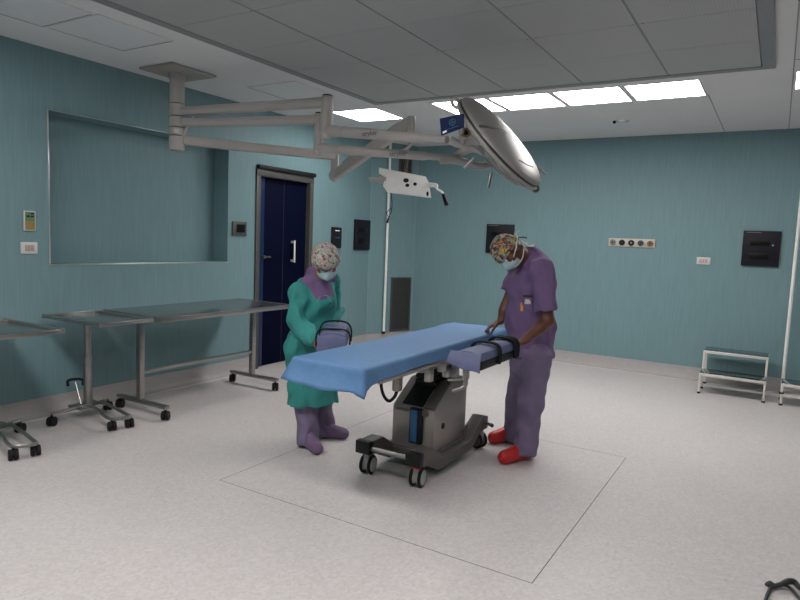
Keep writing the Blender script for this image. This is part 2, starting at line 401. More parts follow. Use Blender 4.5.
# laminar flow hood
HX0, HX1, HY0, HY1, HZ = -3.72, -.135, 1.95, 5.52, 2.955
hood = thing('filter_hood', 'large grey perforated air filter field filling the middle of the ceiling', 'ceiling filter', (-1.93, 3.75, HC))
f = MB(); g = .085
f.box((HX0, HY0, HZ), (HX1, HY0+g, HC-.0002)); f.box((HX0, HY1-g, HZ), (HX1, HY1, HC-.0002)); f.box((HX0, HY0+g, HZ), (HX0+g, HY1-g, HC-.0002)); f.box((HX1-g, HY0+g, HZ), (HX1, HY1-g, HC-.0002))
f.build('frame', M_hood, hood, smooth=False)
xs = [HX0+g, -2.92, -2.235, -1.545, -.865, HX1-g]; ys = [HY0+g, 2.35, 2.95, 3.55, 4.15, 4.77, HY1-g]
for i in range(5):
    for j in range(6):
        p = .007 if j not in () else 0
        MB().box((xs[i]+(.007 if i else 0), ys[j]+.002, HZ+.004), (xs[i+1]-.007, ys[j+1]-.002, HC-.001)).build('filter_panel', M_perf, hood, smooth=False)
bars = MB()
for x in xs[1:-1]: bars.box((x-.006, HY0+g, HZ+.008), (x+.006, HY1-g, HC-.0005))
bars.build('grid_bar', mat('filter_grid_grey', (.32, .32, .32), rough=.6, noise=.05, nscale=20), hood, smooth=False)
for x in xs[1:-1]:
    for y in (2.95, 4.15):
        for q in (-.03, .03): MB().cyl((x+q, y, HZ-.001), (x+q, y, HZ+.005), .006, seg=10).build('screw', M_plate, hood)

# sensor on the ceiling
p = onz(620, 121, HC)
so = thing('ceiling_sensor', 'small round sensor with black eye on the ceiling above the back wall', 'sensor', (p.x, p.y, HC))
MB().lathe([(.0, -.022), (.05, -.020), (.065, -.008), (.07, -.0003)], (p.x+.03, p.y, HC), (0, 0, 1)).build('base_disc', M_alu, so)
MB().lathe([(.0, -.03), (.012, -.028), (.018, -.016), (.018, -.0003)], (p.x-.055, p.y-.02, HC), (0, 0, 1), 16).build('eye', M_black, so)

# ------------------------------------------------------------------ wall fittings (left wall faces +x, back wall faces -y)
def wallbox_l(px0, py0, px1, py1): a = onx(px0, py0, XW); b2 = onx(px1, py1, XW); return a.y, b2.y, b2.z, a.z
def lbox(m, y0, y1, z0, z1, d0, d1, bev=.003): return m.box((XW+d0, y0, z0), (XW+d1, y1, z1), bev)
# control keypad
y0, y1, z0, z1 = 2.684, 2.774, 1.527, 1.685
o = thing('control_panel', 'small white framed control panel with green and ochre keys on the left wall', 'control panel', (XW, (y0+y1)/2, z0))
lbox(MB(), y0, y1, z0, z1, .0005, .014).build('housing', M_whitep, o)
lbox(MB(), y0+.008, y1-.008, z0+.075, z1-.008, .0145, .017, 0).build('upper_key_field', M_green, o)
lbox(MB(), y0+.008, y1-.008, z0+.008, z0+.074, .0145, .017, 0).build('lower_key_field', M_ochre, o)
for (a, c) in ((.018, .115), (.05, .115), (.05, .136)): lbox(MB(), y0+a, y0+a+.024, z0+c-.006, z0+c+.006, .0175, .02, .001).build('key', M_blackp, o)
y0, y1, z0, z1 = 2.657, 2.787, 1.345, 1.437
o = thing('switch_plate', 'white rectangular switch plate below the keypad on the left wall', 'switch', (XW, (y0+y1)/2, z0))
lbox(MB(), y0, y1, z0, z1, .0005, .012).build('plate', M_whitep, o)
for k in range(3): lbox(MB(), y0+.03+k*.025, y0+.052+k*.025, z0+.022, z1-.022, .0125, .017, .002).build('rocker', M_pink, o)
# touchless switch by the door
y0, y1, z0, z1 = 4.885, 5.09, 1.545, 1.70
o = thing('door_switch', 'square grey steel switch box with dark window beside the blue door', 'switch', (XW, (y0+y1)/2, z0))
lbox(MB(), y0, y1, z0, z1, .0005, .02, .004).build('plate', M_frame, o)
lbox(MB(), y0+.05, y1-.03, z0+.035, z1-.03, .0205, .026, .003).build('dark_window', M_dkwin, o)
# intercom
y0, y1, z0, z1 = 6.645, 6.85, 1.42, 1.70
o = thing('intercom', 'narrow black wall unit with small displays between the blue door and the dark box', 'intercom', (XW, (y0+y1)/2, z0))
lbox(MB(), y0, y1, z0, z1, .0005, .03, .005).build('housing', M_blackp, o)
for zz in (z1-.05, z1-.145): lbox(MB(), y0+.06, y1-.05, zz, zz+.012, .0305, .033, .001).build('display', M_iconw if zz > 1.6 else M_icon, o)
# dark distribution boxes
def dbox_l(y0, y1, z0, z1, label):
    o = thing('distribution_box', label, 'wall box', (XW, (y0+y1)/2, z0), 'dark electrical boxes on the walls')
    lbox(MB(), y0, y1, z0, z1, .0005, .035, .005).build('housing', M_dkbox, o)
    for zz in (.30, .66): lbox(MB(), y0+.07, y1-.07, z0+(z1-z0)*zz-.035, z0+(z1-z0)*zz+.035, .0355, .038, .002).build('window', M_dkwin, o)
dbox_l(7.164, 7.535, 1.40, 1.828, 'dark grey wall box on the left wall near the corner, right of the black intercom')
def dbox_b(x0, x1, z0, z1, label):
    o = thing('distribution_box', label, 'wall box', ((x0+x1)/2, YB, z0), 'dark electrical boxes on the walls')
    MB().box((x0, YB-.035, z0), (x1, YB-.0005, z1), .005).build('housing', M_dkbox, o)
    H_ = z1-z0; W_ = x1-x0
    for zz in (.27, .66): MB().box((x0+.2*W_, YB-.038, z0+H_*zz-.035), (x1-.28*W_, YB-.0355, z0+H_*zz+.035), .002).build('window', M_dkwin, o)
    MB().cyl((x1-.2*W_, YB-.041, z0+.6*H_), (x1-.2*W_, YB-.0355, z0+.6*H_), .009, seg=14).build('lock', M_alu, o)
    MB().box((x0+.03, YB-.037, z1-.022), (x0+.18, YB-.0355, z1-.016)).build('name_strip', M_greysock, o)
dbox_b(-3.60, -3.19, 1.431, 1.841, 'dark wall box on the back wall just behind the man\'s patterned cap')
dbox_b(-.368, .012, 1.43, 1.835, 'dark square wall box with lock on the back wall at the far right')
# gas outlet strip
x0, x1, z0, z1 = -1.894, -1.326, 1.592, 1.698
o = thing('gas_outlet_strip', 'cream strip of five round gas sockets on the back wall', 'outlet strip', ((x0+x1)/2, YB, z0))
MB().box((x0, YB-.02, z0), (x1, YB-.0005, z1), .004).build('plate', M_cream, o)
for k, mm in enumerate((M_greysock, M_blackp, M_blackp, M_bluesock, M_brass)):
    xc = x0+(x1-x0)*(.5+k)/5; zc = (z0+z1)/2
    s_ = MB().lathe([(.0, .012), (.022, .012), (.024, .02), (.036, .018), (.038, .0)], (xc, YB-.0205, zc), (0, -1, 0), 24).build('socket', mm, o)
    MB().lathe([(0, .016), (.010, .016), (.012, .0125)], (xc, YB-.0205, zc), (0, -1, 0), 14).build('socket_hole', M_alu if k == 2 else M_groove, s_)
x0, x1, z0, z1 = -.841, -.69, 1.416, 1.503
o = thing('power_socket', 'small white power socket plate on the back wall left of the dark box', 'socket', ((x0+x1)/2, YB, z0))
MB().box((x0, YB-.012, z0), (x1, YB-.0005, z1), .003).build('plate', M_whitep, o)
for k in range(3): MB().box((x0+.032+k*.031, YB-.014, z0+.02), (x0+.056+k*.031, YB-.0125, z1-.02), .001).build('socket_module', M_pink, o)
# air grilles in the chamfered corner
cd = V((CX-XW, YB-CY, 0)).normalized(); cl_ = V((CX-XW, YB-CY, 0)).length
def grille(s0, s1, z0, z1, label, n):
    a = V((XW, CY, 0))+cd*s0; b2 = V((XW, CY, 0))+cd*s1
    c = (a+b2)/2
    o = thing('air_grille', label, 'air grille', (c.x, c.y, z0), 'return air grilles in the corner')
    def strip(m, sa, sb, za, zb, d0, d1):
        m.prism([V((XW, CY, za))+cd*sa+cn*d0, V((XW, CY, za))+cd*sb+cn*d0, V((XW, CY, za))+cd*sb+cn*d1, V((XW, CY, za))+cd*sa+cn*d1], (0, 0, zb-za))
    m = MB(); strip(m, s0, s0+.025, z0, z1, .001, .018); strip(m, s1-.025, s1, z0, z1, .001, .018); strip(m, s0+.025, s1-.025, z0, z0+.025, .001, .018); strip(m, s0+.025, s1-.025, z1-.025, z1, .001, .018)
    m.build('frame', M_frame, o, smooth=False)
    m = MB(); strip(m, s0+.026, s1-.026, z0+.026, z1-.026, .001, .004)
    for k in range(n):
        zz = z0+.03+(z1-z0-.06)*k/n; strip(m, s0+.026, s1-.026, zz, zz+.008, .004, .014)
    m.build('louvre', M_grille, o, smooth=False)
grille(.42, .79, .175, 1.0, 'tall dark louvred air grille low in the chamfered far corner', 40)
grille(.48, .715, 2.56, 2.775, 'small dark air grille high in the far corner above the pole', 8)

# white vertical poles
def pole(p, z0, label, clip=False):
    o = thing('vertical_pole', label, 'pole', (p.x, p.y, z0))
    MB().cyl((p.x, p.y, z0+.03), (p.x, p.y, HC), .019, seg=16).build('tube', M_white, o)
    MB().cyl((p.x, p.y, z0), (p.x, p.y, z0+.035), .024, .022, seg=16).build('foot', M_black, o)
    return o
pp = onz(385.4, 334, .155); pa = V((XW, CY, 0))
pd = (pp-pa).dot(cn); pp = pp+cn*(.045-pd)   # stand just off the chamfer
pole(pp, .155, 'slim white vertical pole in the far corner, behind the operating table')
pq = ony(787, 340, 8.20); pole(V((pq.x, pq.y, 0)), 0.0, 'slim white vertical pole against the back wall at the right edge')
# black cord hanging on the far pole
c0 = pp+cn*.03; k = (c0-EYE).dot(HD)
pts = [dep(391, 193, k), dep(392, 203, k), dep(391.5, 210, k), dep(389.5, 216, k), dep(388, 221, k)]
cc = MB().tube(pts, .006, 8, 4)
cc.tube([dep(391.5, 208, k), dep(388, 211, k), dep(386.8, 214, k), dep(389, 217, k)], .005, 8, 4)
cc.tube([dep(388.5, 218, k), dep(387.2, 223, k)], [.012, .018], 10)
tag(cc.build('hanging_cord', M_black, origin=pts[-1]), 'short black cord with a plug hanging on the pole in the far corner', 'cord')

# ------------------------------------------------------------------ ceiling pendant with operating lamps
pc = V((-4.71, 3.82, HC))
pend = thing('surgical_light_pendant', 'ceiling mounted surgical light with swinging arms, lamp domes and a monitor bracket', 'surgical light', pc)
MB().box((-4.90, 3.565, HC-.022), (-4.46, 4.055, HC-.0003), .018, 3).build('mounting_plate', M_plate, pend)
MB().lathe([(.075, -.022), (.075, -.06), (.064, -.075), (.064, -.275)], pc, (0, 0, 1), 36).build('column', M_arm, pend)
zt = [2.703, 2.592, 2.495, 2.42, 2.29]
hubs = []
for i in range(4):
    a, c = zt[i], zt[i+1]
    MB().lathe([(.0, a-.004), (.066, a-.004), (.068, a-.010), (.068, c+.010), (.066, c+.004), (0, c+.004)], (pc.x, pc.y, 0), (0, 0, 1), 36).build('hub', M_arm, pend)
MB().lathe([(.0, 2.29), (.05, 2.29), (.06, 2.30), (.06, 2.32), (0, 2.32)], (pc.x, pc.y, 0), (0, 0, 1), 30).build('end_cap', M_plate, pend)
lb = onz(178, 133, 2.46); lb = V((pc.x, pc.y, 2.458))+(EYE-pc).normalized()*.0
dcam = V((EYE.x-pc.x, EYE.y-pc.y, 0)).normalized(); sd_ = V((-dcam.y, dcam.x, 0))
q = V((pc.x, pc.y, 2.44))+dcam*.069
MB().prism([q-sd_*.025+V((0, 0, 0)), q+sd_*.02, q+sd_*.02+V((0, 0, .032)), q-sd_*.025+V((0, 0, .032))], dcam*.003).build('type_label', M_whitep, pend)
E1 = onz(327, 106, 2.645); E2 = onz(319, 122, 2.545); E3 = onz(335, 156, 2.36)
E1z = E1+V((0, 0, .028)); E2z = E2+V((0, 0, .016))
def oval_arm(a, b2, w, h, bev=.02): return MB().bar(a, b2, w, h, bev)
def arm(a, b2, w=.10, h=.095, nm='extension_arm'):
    d = (b2-a).normalized(); return oval_arm(a+d*.05, b2+d*.02, w, h, .034).build(nm, M_arm, pend)
hub = V((pc.x, pc.y, 0))
arm(hub+V((0, 0, 2.632)), E1z, .09, .082); arm(hub+V((0, 0, 2.536)), E2z, .09, .078)
m3 = MB().bar(hub+V((.04, .03, 2.385)), E3, .09, .085, .022)
m3.prism([hub+V((.03, .02, 2.30)), hub+V((.03, .02, 2.40)), hub+(E3-hub).normalized()*.35+V((0, 0, 2.40)), hub+(E3-hub).normalized()*.18+V((0, 0, 2.345))], V((.03, -.03, 0)))
m3.build('extension_arm', M_arm, pend)
# elbows
def elbow(e, zt_, zb, r=.052):
    m = MB().lathe([(0, zt_), (r*.8, zt_), (r, zt_-.015), (r, zb+.02), (r*.9, zb), (0, zb)], (e.x, e.y, 0), (0, 0, 1), 30).build('elbow', M_arm, pend)
    MB().lathe([(0, zt_+.012), (r*.7, zt_+.012), (r*.82, zt_+.001), (0, zt_+.001)], (e.x, e.y, 0), (0, 0, 1), 24).build('elbow_cap', M_blackp, m)
elbow(E1, 2.722, 2.38); elbow(E2, 2.612, 2.27, .042)
# lettering as real mesh
def lettering(txt, p, xd, yd, size, parent, m):
    cu = bpy.data.curves.new('t', 'FONT'); cu.body = txt; cu.size = size; cu.align_x = 'CENTER'; cu.align_y = 'CENTER'; cu.extrude = .0006
    to = bpy.data.objects.new('t', cu); COL.objects.link(to); bpy.context.view_layer.update()
    me = bpy.data.meshes.new_from_object(to.evaluated_get(bpy.context.evaluated_depsgraph_get()))
    bpy.data.objects.remove(to); bpy.data.curves.remove(cu)
    xd = V(xd).normalized(); zd = xd.cross(V(yd)).normalized(); yd = zd.cross(xd)
    R = Matrix((xd, yd, zd)).transposed().to_4x4(); R.translation = V(p)-ROOT[parent]
    me.transform(R); me.materials.clear(); me.materials.append(m)
    o = bpy.data.objects.new('lettering', me); COL.objects.link(o); o.parent = parent; ROOT[o] = ROOT[parent]
    return o
def spring(e, z, endp, txt, tx, sc):
    a = V((e.x, e.y, z)); b2 = endp; d = (b2-a).normalized(); Ln = (b2-a).length
    m = MB()
    m.tube([a, a+d*.12, a+d*.16, a+d*Ln*.78, a+d*Ln*.80, a+d*Ln*.98], [q*sc for q in (.060, .057, .052, .044, .034, .030)], 18)
    m.sphere(a, .060*sc)
    o = m.build('spring_arm', M_arm, pend, ang=40)
    MB().tube([a+d*.22, a+d*.225], .0545*sc, 20).build('joint_ring', M_plate, o)
    sd = d.cross(V((0, 0, 1))).normalized()
    if sd.dot(EYE-a) < 0: sd = -sd
    xd = V((0, 0, 1)).cross(sd)
    pz = a+d*Ln*tx+sd*.0505*sc
    lettering(txt, pz, xd if xd.dot(rt) > 0 else -xd, V((0, 0, 1)), .056, o, M_letter)
    return o
S1 = dep(450, 140, 4.42); S2 = dep(458, 158.5, 4.80)
spring(E1, 2.445, S1, 'stryker', .42, .84)
spring(E2, 2.325, S2, 'stryker', .62, .76)
# lamp heads
def lamp(cpx, hd, R_, axis_ang, yoke_to, screen):
    c = dep(cpx[0], cpx[1], hd)
    tilt = math.radians(9.5)
    vd = ray(*cpx).normalized(); lr = vd.cross(up).normalized(); lu = lr.cross(vd)
    ax = (lr*.755+lu*.656)*math.cos(tilt)-vd*math.sin(tilt); ax.normalize()
    prof = [(R_*.99, .012)]
    Hd = R_*.20
    for k in range(1, 15):
        a = k/14*PI/2; prof.append((R_*.99*math.cos(a)**.85 if k < 14 else 0, .012+Hd*math.sin(a)**1.0))
    dome = MB().lathe(prof, c, ax, 64).build('lamp_head', M_dome, pend, ang=60)
    MB().lathe([(R_*.985, .012), (R_*.985, -.004)], c, ax, 64, capend=False).build('groove', M_groove, dome)
    MB().lathe([(R_*.97, -.003), (R_*1.01, -.003), (R_*1.02, -.014), (R_*1.0, -.030), (R_*.90, -.040), (R_*.2, -.06), (0, -.06)], c, ax, 64).build('rim', M_rim, dome, ang=50)
    x = ax.orthogonal().normalized(); y = ax.cross(x)
    ln_ = MB()
    for k in range(12):
        a = 2*PI*k/12; q = c-ax*.0605+(x*math.cos(a)+y*math.sin(a))*R_*.58
        ln_.lathe([(0, -.006), (R_*.11, -.006), (R_*.13, 0)], q, ax, 18)
    ln_.build('lens', M_lens, dome)
    MB().tube([c-ax*.06, c-ax*.08, c-ax*.13], [.03, .02, .016], 14).build('centre_handle', M_castw, dome)
    return dome, c, ax
LR = .392
lamp2, c2, ax2 = lamp((497, 152), 4.78, .31, 0, S2, False)
lamp1, c1, ax1 = lamp((500, 143), 4.30, LR, 0, S1, True)
# direction helpers in the lamp plane
tl = (-rt*.67+up*.743); tl = (tl-ax1*tl.dot(ax1)).normalized()      # towards the upper end of lamp 1
pr = ax1.cross(tl).normalized()
# dark seam bands across the dome
def dome_pt(a, b_, R_=LR, lift=.002):
    rr = min(.999, math.hypot(a, b_)); hgt = 0
    # invert the profile: radius fraction = cos^.85
    al = math.acos(min(1, rr**(1/.85))); hgt = .012+R_*.20*math.sin(al)
    return c1+tl*a*R_*.99+pr*b_*R_*.99+ax1*(hgt+lift)
nearest = -1 if pr.dot(EYE-c1) < 0 else 1
def band(a0, a1, b0, b1, nm, wd=.012):
    pts = [dome_pt(a0+(a1-a0)*k/12, nearest*(b0+(b1-b0)*k/12)) for k in range(13)]
    MB().tube(pts, wd, 8, 0, flat=(1, .3)).build(nm, M_plate, lamp1)
from mathutils.bvhtree import BVHTree
bvd = BVHTree.FromPolygons([ROOT[lamp1]+v.co for v in lamp1.data.vertices], [tuple(p.vertices) for p in lamp1.data.polygons])
def dome_line(pxs, wd, nm):
    P = []
    for (x0, y0), (x1, y1) in zip(pxs, pxs[1:]):
        for k in range(8):
            h_ = bvd.ray_cast(EYE, ray(x0+(x1-x0)*k/8, y0+(y1-y0)*k/8).normalized())
            if h_[0] is not None: P.append(h_[0]+h_[1]*(.001 if h_[1].dot(EYE-h_[0]) > 0 else -.001))
    MB().tube(P, wd, 8, 0, flat=(.35, 1)).build(nm, M_base, lamp1)
dome_line([(479, 126.5), (486, 127), (494, 129), (507, 133)], .010, 'dome_seam')
dome_line([(519, 160), (527, 165), (534, 167.5)], .004, 'dome_joint')
# loop handle at the upper end, bolt at lower end, pegs
q = c1+tl*(LR-.01)-ax1*.02
lp = [q+tl*(.02+.035*math.cos(t*2*PI/14))*1.0+(-ax1)*(.03+.022*math.sin(t*2*PI/14)) for t in range(14)]
MB().tube(lp, .013, 8, 1, closed=True).build('loop_handle', M_castw, lamp1)
q = c1-tl*(LR+.005)-ax1*.02
MB().cyl(q-fw*.02, q+fw*.02, .022, seg=16).build('end_bolt', M_base, lamp1)
for (px, py, qx, qy, hh) in ((474, 158, 464, 168, 4.2), (491, 173, 488, 188, 4.25), (535, 166, 546, 174, 4.55)):
    a = dep(px, py, hh); b2 = dep(qx, qy, hh)
    mm_ = MB().tube([a, a.lerp(b2, .5), b2], [.013, .012, .009], 12); mm_.build('rim_handle', M_steel, lamp1 if hh < 4.5 else lamp2)
    ROOT
# yoke from arm end to lamp
MB().tube([S1, dep(460, 144, 4.42), dep(470, 140, 4.40), c1-ax1*.03+tl*.05], [.028, .03, .034, .04], 14, 4).build('yoke', M_arm, pend)
MB().tube([S2-(S2-V((E2.x, E2.y, 2.325))).normalized()*.05, dep(462, 152, 4.76), dep(474, 148, 4.76), dep(486, 152, 4.76), c2-ax2*.03], [.024, .03, .034, .036, .036], 14, 4).build('yoke', M_arm, pend)
MB().tube([dep(440, 161, 4.72), dep(455, 160, 4.74), dep(478, 166, 4.74), dep(492, 165, 4.76)], [.024, .030, .028, .02], 14, 4).build('yoke_cover', M_rim, pend)
MB().tube([dep(461, 147, 4.6), dep(473, 147.5, 4.6), dep(481, 152, 4.6)], [.010, .014, .008], 10, 4).build('yoke_bow', M_castw, pend)
# orange joint ring
q = dep(465, 133.5, 4.16); MB().lathe([(.016, -.012), (.034, -.012), (.034, .012), (.016, .012), (.016, -.012)], q, (rt*.3+up*.2-fw), 24, capend=False).build('joint_bearing', M_gold, pend)
MB().lathe([(0, -.02), (.017, -.02), (.017, .014), (0, .014)], q, (rt*.3+up*.2-fw), 20).build('joint_pin', M_groove, pend)
# blue touch display
def plane_at(pxs, hds): return [dep(x, y, h) for (x, y), h in zip(pxs, hds)]
sq = plane_at([(439.5, 118.5), (463, 113.5), (463, 127.5), (441, 135.5)], [4.12, 4.02, 4.02, 4.12])
nr = (sq[1]-sq[0]).cross(sq[3]-sq[0]).normalized()
if nr.dot(EYE-sq[0]) < 0: nr = -nr
scr = MB().prism(sq, -nr*.018, .003).build('display', M_screen, pend)
def scrp(u_, v_): return sq[0].lerp(sq[1], u_).lerp(sq[3].lerp(sq[2], u_), v_)+nr*.002
ctr = scrp(.55, .42); rr = [ctr+(scrp(.55+.13*math.cos(a), .42+.2*math.sin(a))-ctr) for a in [2*PI*k/16 for k in range(16)]]
MB().tube(rr, .004, 6, 0, closed=True).tube([scrp(.45, .42), scrp(.65, .42)], .004, 6).tube([scrp(.55, .28), scrp(.55, .56)], .004, 6).build('display_icon', M_icon, scr)
MB().prism([scrp(.10, .82), scrp(.28, .80), scrp(.28, .92), scrp(.10, .94)], nr*.001).build('display_field', M_iconw, scr)
mm_ = MB().tube([scrp(.3+.1*k, .77-.0*k) for k in range(6)], .003, 6); mm_.build('display_line', M_icon, scr)
MB().tube([scrp(.8, .6)-nr*.03, dep(462, 136, 4.2), dep(462, 142, 4.38)], .018, 10, 4).build('display_bracket', M_arm, pend)
# monitor arm: drop knuckle, diagonal spring arm, riser, cable, bracket plate
K3 = V((E3.x, E3.y, 2.17)); hd3 = K3.dot(HD)
MB().bar(E3+V((0, 0, .03)), K3, .06, .075, .012, upv=rt).build('drop_link', M_arm, pend)
T3 = dep(411, 122, 5.47)
m = MB().bar(K3+(T3-K3).normalized()*-.03, T3, .075, .10, .02)
m.sphere(K3, .058); m.build('spring_arm', M_arm, pend)
MB().bar(K3+(T3-K3)*.12+V((0, 0, .07)), K3+(T3-K3)*.86+V((0, 0, .065)), .016, .02, .004).build('tie_rod', M_castw, pend)
D3 = dep(411, 143, 5.47)
MB().bar(T3+V((0, 0, .05)), D3, .06, .07, .014, upv=rt).build('end_knuckle', M_arm, pend)
MB().tube([D3, dep(408, 152, 5.47), dep(405, 174, 5.47)], .013, 12, 3).build('drop_tube', M_base, pend)
MB().tube([dep(414, 119, 5.40), dep(414.5, 130, 5.38), dep(413.5, 140, 5.36), dep(409, 147, 5.36), dep(402, 151, 5.38)], .012, 8, 5).build('cable', M_castw, pend)
poly = [(379, 167.4), (425.7, 176.4), (429, 182.6), (431.3, 196.8), (387.5, 191.2), (383, 184.8), (385.8, 176.4), (379, 172)]
# the bracket plate faces forward and slightly up; hd follows a plane
pn = -(HD)*.86+V((.25, -.1, .85)); pn.normalize(); po = dep(405, 182, 5.36)
def onpl(x, y): d = ray(x, y); return EYE+d*((po-EYE).dot(pn)/d.dot(pn))
plate = MB().prism([onpl(*q) for q in poly], -pn*.018, .002).build('monitor_bracket', M_white, pend)
def hole(x, y, rx, ry): 
    c = onpl(x, y)+pn*.001; a = onpl(x+rx, y)-onpl(x, y); b2 = onpl(x, y+ry)-onpl(x, y)
    return MB().prism([c+a*math.cos(t*PI/8)+b2*math.sin(t*PI/8) for t in range(16)], pn*.001)
for q in ((406, 180.5, 2.4, 1.9), (407.3, 185.4, 1.8, 1.5), (415, 184.2, 1.6, 1.5), (427.5, 194, 1.0, 2.0)): hole(*q[:2], q[2]*1.15, q[3]*1.15).build('bracket_hole', M_blackp, plate)
MB().bar(onpl(412, 180)-pn*.02, onpl(412, 180)-pn*.10, .08, .08, .01).build('bracket_mount', M_plate, plate)
MB().tube([onpl(369, 177.5)-pn*.02, onpl(378, 178)-pn*.02, onpl(379, 178)-pn*.02, onpl(386, 179)-pn*.02], [.016, .018, .028, .03], 14).build('pivot_shaft', M_plate, plate)
MB().tube([onpl(429, 184)-pn*.01, onpl(436, 185.5), onpl(437, 189), onpl(442, 192), onpl(443.5, 195)], [.02, .018, .010, .009, .009], 10, 4).build('crank', M_white, plate)
MB().tube([onpl(443.5, 194.5), onpl(446.5, 204.5)], [.016, .018], 12).build('crank_grip', M_black, plate)

# ------------------------------------------------------------------ instrument trolleys along the left wall
def castor(parent, p, r=.045, ang=0., m_w=None, yokem=None, fork=.05):
    p = V(p); d = V((math.cos(ang), math.sin(ang), 0)); s = V((-d.y, d.x, 0))
    c = p+V((0, 0, r))
    wheels = MB()
    for k in (-1, 1): wheels.lathe([(r*.35, -.013), (r*.88, -.013), (r, -.006), (r, .006), (r*.88, .013), (r*.35, .013)], c+s*k*.017, s, 24)
    o = MB().tube([c+d*-.0+V((0, 0, 0)), c+V((0, 0, r*.75)), c+V((0, 0, r+fork))], [.010, .012, .009], 10).lathe([(r*.5, -.003), (r*.5, .003)], c, s, 16).build('castor', M_blackp if yokem is None else yokem, parent)
    wheels.build('wheel', M_black if m_w is None else m_w, o)
    return o
def rails(m, pts, r=.014, smooth=5): return m.tube(pts, r, 10, smooth)

# long instrument table
it = thing('instrument_table', 'long stainless steel instrument table on castors along the left wall beside the door', 'instrument table', (-4.58, 4.05, 0))
TX0, TX1, TY0, TY1, TZ = -5.0, -4.235, 3.29, 4.86, .865
MB().box((TX0, TY0, TZ-.03), (TX1, TY1, TZ), .004).build('tabletop', M_steeltop, it)
edge = MB()
edge.box((TX1-.001, TY0-.002, TZ-.04), (TX1+.006, TY1+.002, TZ+.002), .002); edge.box((TX0, TY0-.006, TZ-.04), (TX1, TY0+.001, TZ+.002), .002); edge.box((TX0, TY1-.001, TZ-.04), (TX1, TY1+.006, TZ+.002), .002)
edge.build('edge_trim', M_steel, it)
for y, ly in ((3.34, 3.34), (4.665, 4.665)):
    MB().bar((-4.57, ly, .125), (-4.57, ly, TZ-.03), .05, .05, .006, upv=(1, 0, 0)).build('post', M_steel, it)
    MB().bar((-4.87, ly, .108), (-4.22, ly, .108), .05, .03, .005).build('foot_bar', M_steel, it)
    for x in (-4.85, -4.245): castor(it, (x, ly, 0), .04, -.95, fork=.017)
MB().bar((-4.57, 3.36, .36), (-4.57, 4.645, .36), .035, .03, .004).build('stretcher', M_steel, it)

def mayo(dx, dy, label, pedal=True):
    O = V((dx, dy, 0))
    o = thing('mayo_stand', label, 'tray stand', O+V((-4.62, 3.02, 0)), 'wheeled tray stands along the left wall')
    X0, X1, Y0, Y1, Zt = -5.0, -4.25, 2.755, 3.228, .865
    B = lambda a, c, bev=.003: MB().box(V(a)+O, V(c)+O, bev)
    B((X0+.01, Y0+.01, Zt-.022), (X1-.01, Y1-.01, Zt-.016), .001).build('tray', M_steeltop, o)
    fr = MB()
    for a, c in (((X0, Y0, Zt-.028), (X1, Y0+.022, Zt)), ((X0, Y1-.022, Zt-.028), (X1, Y1, Zt)), ((X0, Y0+.022, Zt-.028), (X0+.022, Y1-.022, Zt)), ((X1-.022, Y0+.022, Zt-.028), (X1, Y1-.022, Zt))):
        fr.box(V(a)+O, V(c)+O, .004)
    fr.build('tray_frame', M_steel, o)
    for x in (X0+.014, X1-.014):
        for y in (Y0+.014, Y1-.014): MB().box(V((x-.016, y-.016, Zt-.032))+O, V((x+.016, y+.016, Zt+.006))+O, .005).build('corner_block', M_steel, o)
    p0 = V((-4.84, 3.035, 0))+O
    MB().cyl(p0+V((0, 0, .075)), p0+V((0, 0, .5)), .034, seg=24).cyl(p0+V((0, 0, .5)), p0+V((0, 0, Zt-.02)), .028, seg=24).build('post', M_steel, o)
    MB().bar(p0+V((-.05, 0, Zt-.04)), p0+V((.4, 0, Zt-.04)), .05, .025, .004).build('tray_support', M_steel, o)
    A, Bc, C, D = V((-4.79, 2.70, 0)), V((-4.33, 2.91, 0)), V((-4.30, 3.04, 0)), V((-4.87, 3.235, 0))
    b = MB(); z = V((0, 0, .095)); zz = V((0, 0, .012))
    rails(b, [A+O+z, A+O+V((-.01, .12, 0))+z, V((-4.79, 2.95, 0))+O+z+zz, V((-4.68, 2.985, 0))+O+z+zz, Bc+O+V((-.06, .0, 0))+z, Bc+O+V((.02, .02, 0))+z, C+O+V((.03, -.02, 0))+z, C+O+V((-.04, .01, 0))+z, V((-4.68, 3.11, 0))+O+z+zz, V((-4.80, 3.13, 0))+O+z+zz, D+O+V((.03, -.09, 0))+z, D+O+z])
    b.box(p0+V((-.08, -.13, .085)), p0+V((.10, .10, .105)), .006)
    b.build('base', M_steel, o)
    for q in (A, Bc, C, D): castor(o, q+O, .038, -.95 if q is A or q is D else -.4, fork=.014)
    if pedal:
        q0 = p0+V((-.0, -.06, .11)); q1 = onx(75.5, 382, -4.97)+O
        pd_ = MB().tube([q0, q1], .006, 8).build('pedal_rod', M_steel, o)
        sdv = V((.5, .85, 0)).normalized()
        MB().tube([q1-sdv*.055-V((0, 0, .03)), q1-sdv*.055+V((0, 0, .015)), q1+V((0, 0, .025)), q1+sdv*.055+V((0, 0, .015)), q1+sdv*.055-V((0, 0, .03))], .012, 10, 5).build('foot_pedal', M_black, pd_)
    return o
mayo(0, 0, 'steel tray stand with black foot pedal, left of the long instrument table')
mayo(.06, -.765, 'steel tray stand cut off by the left edge of the picture', False)

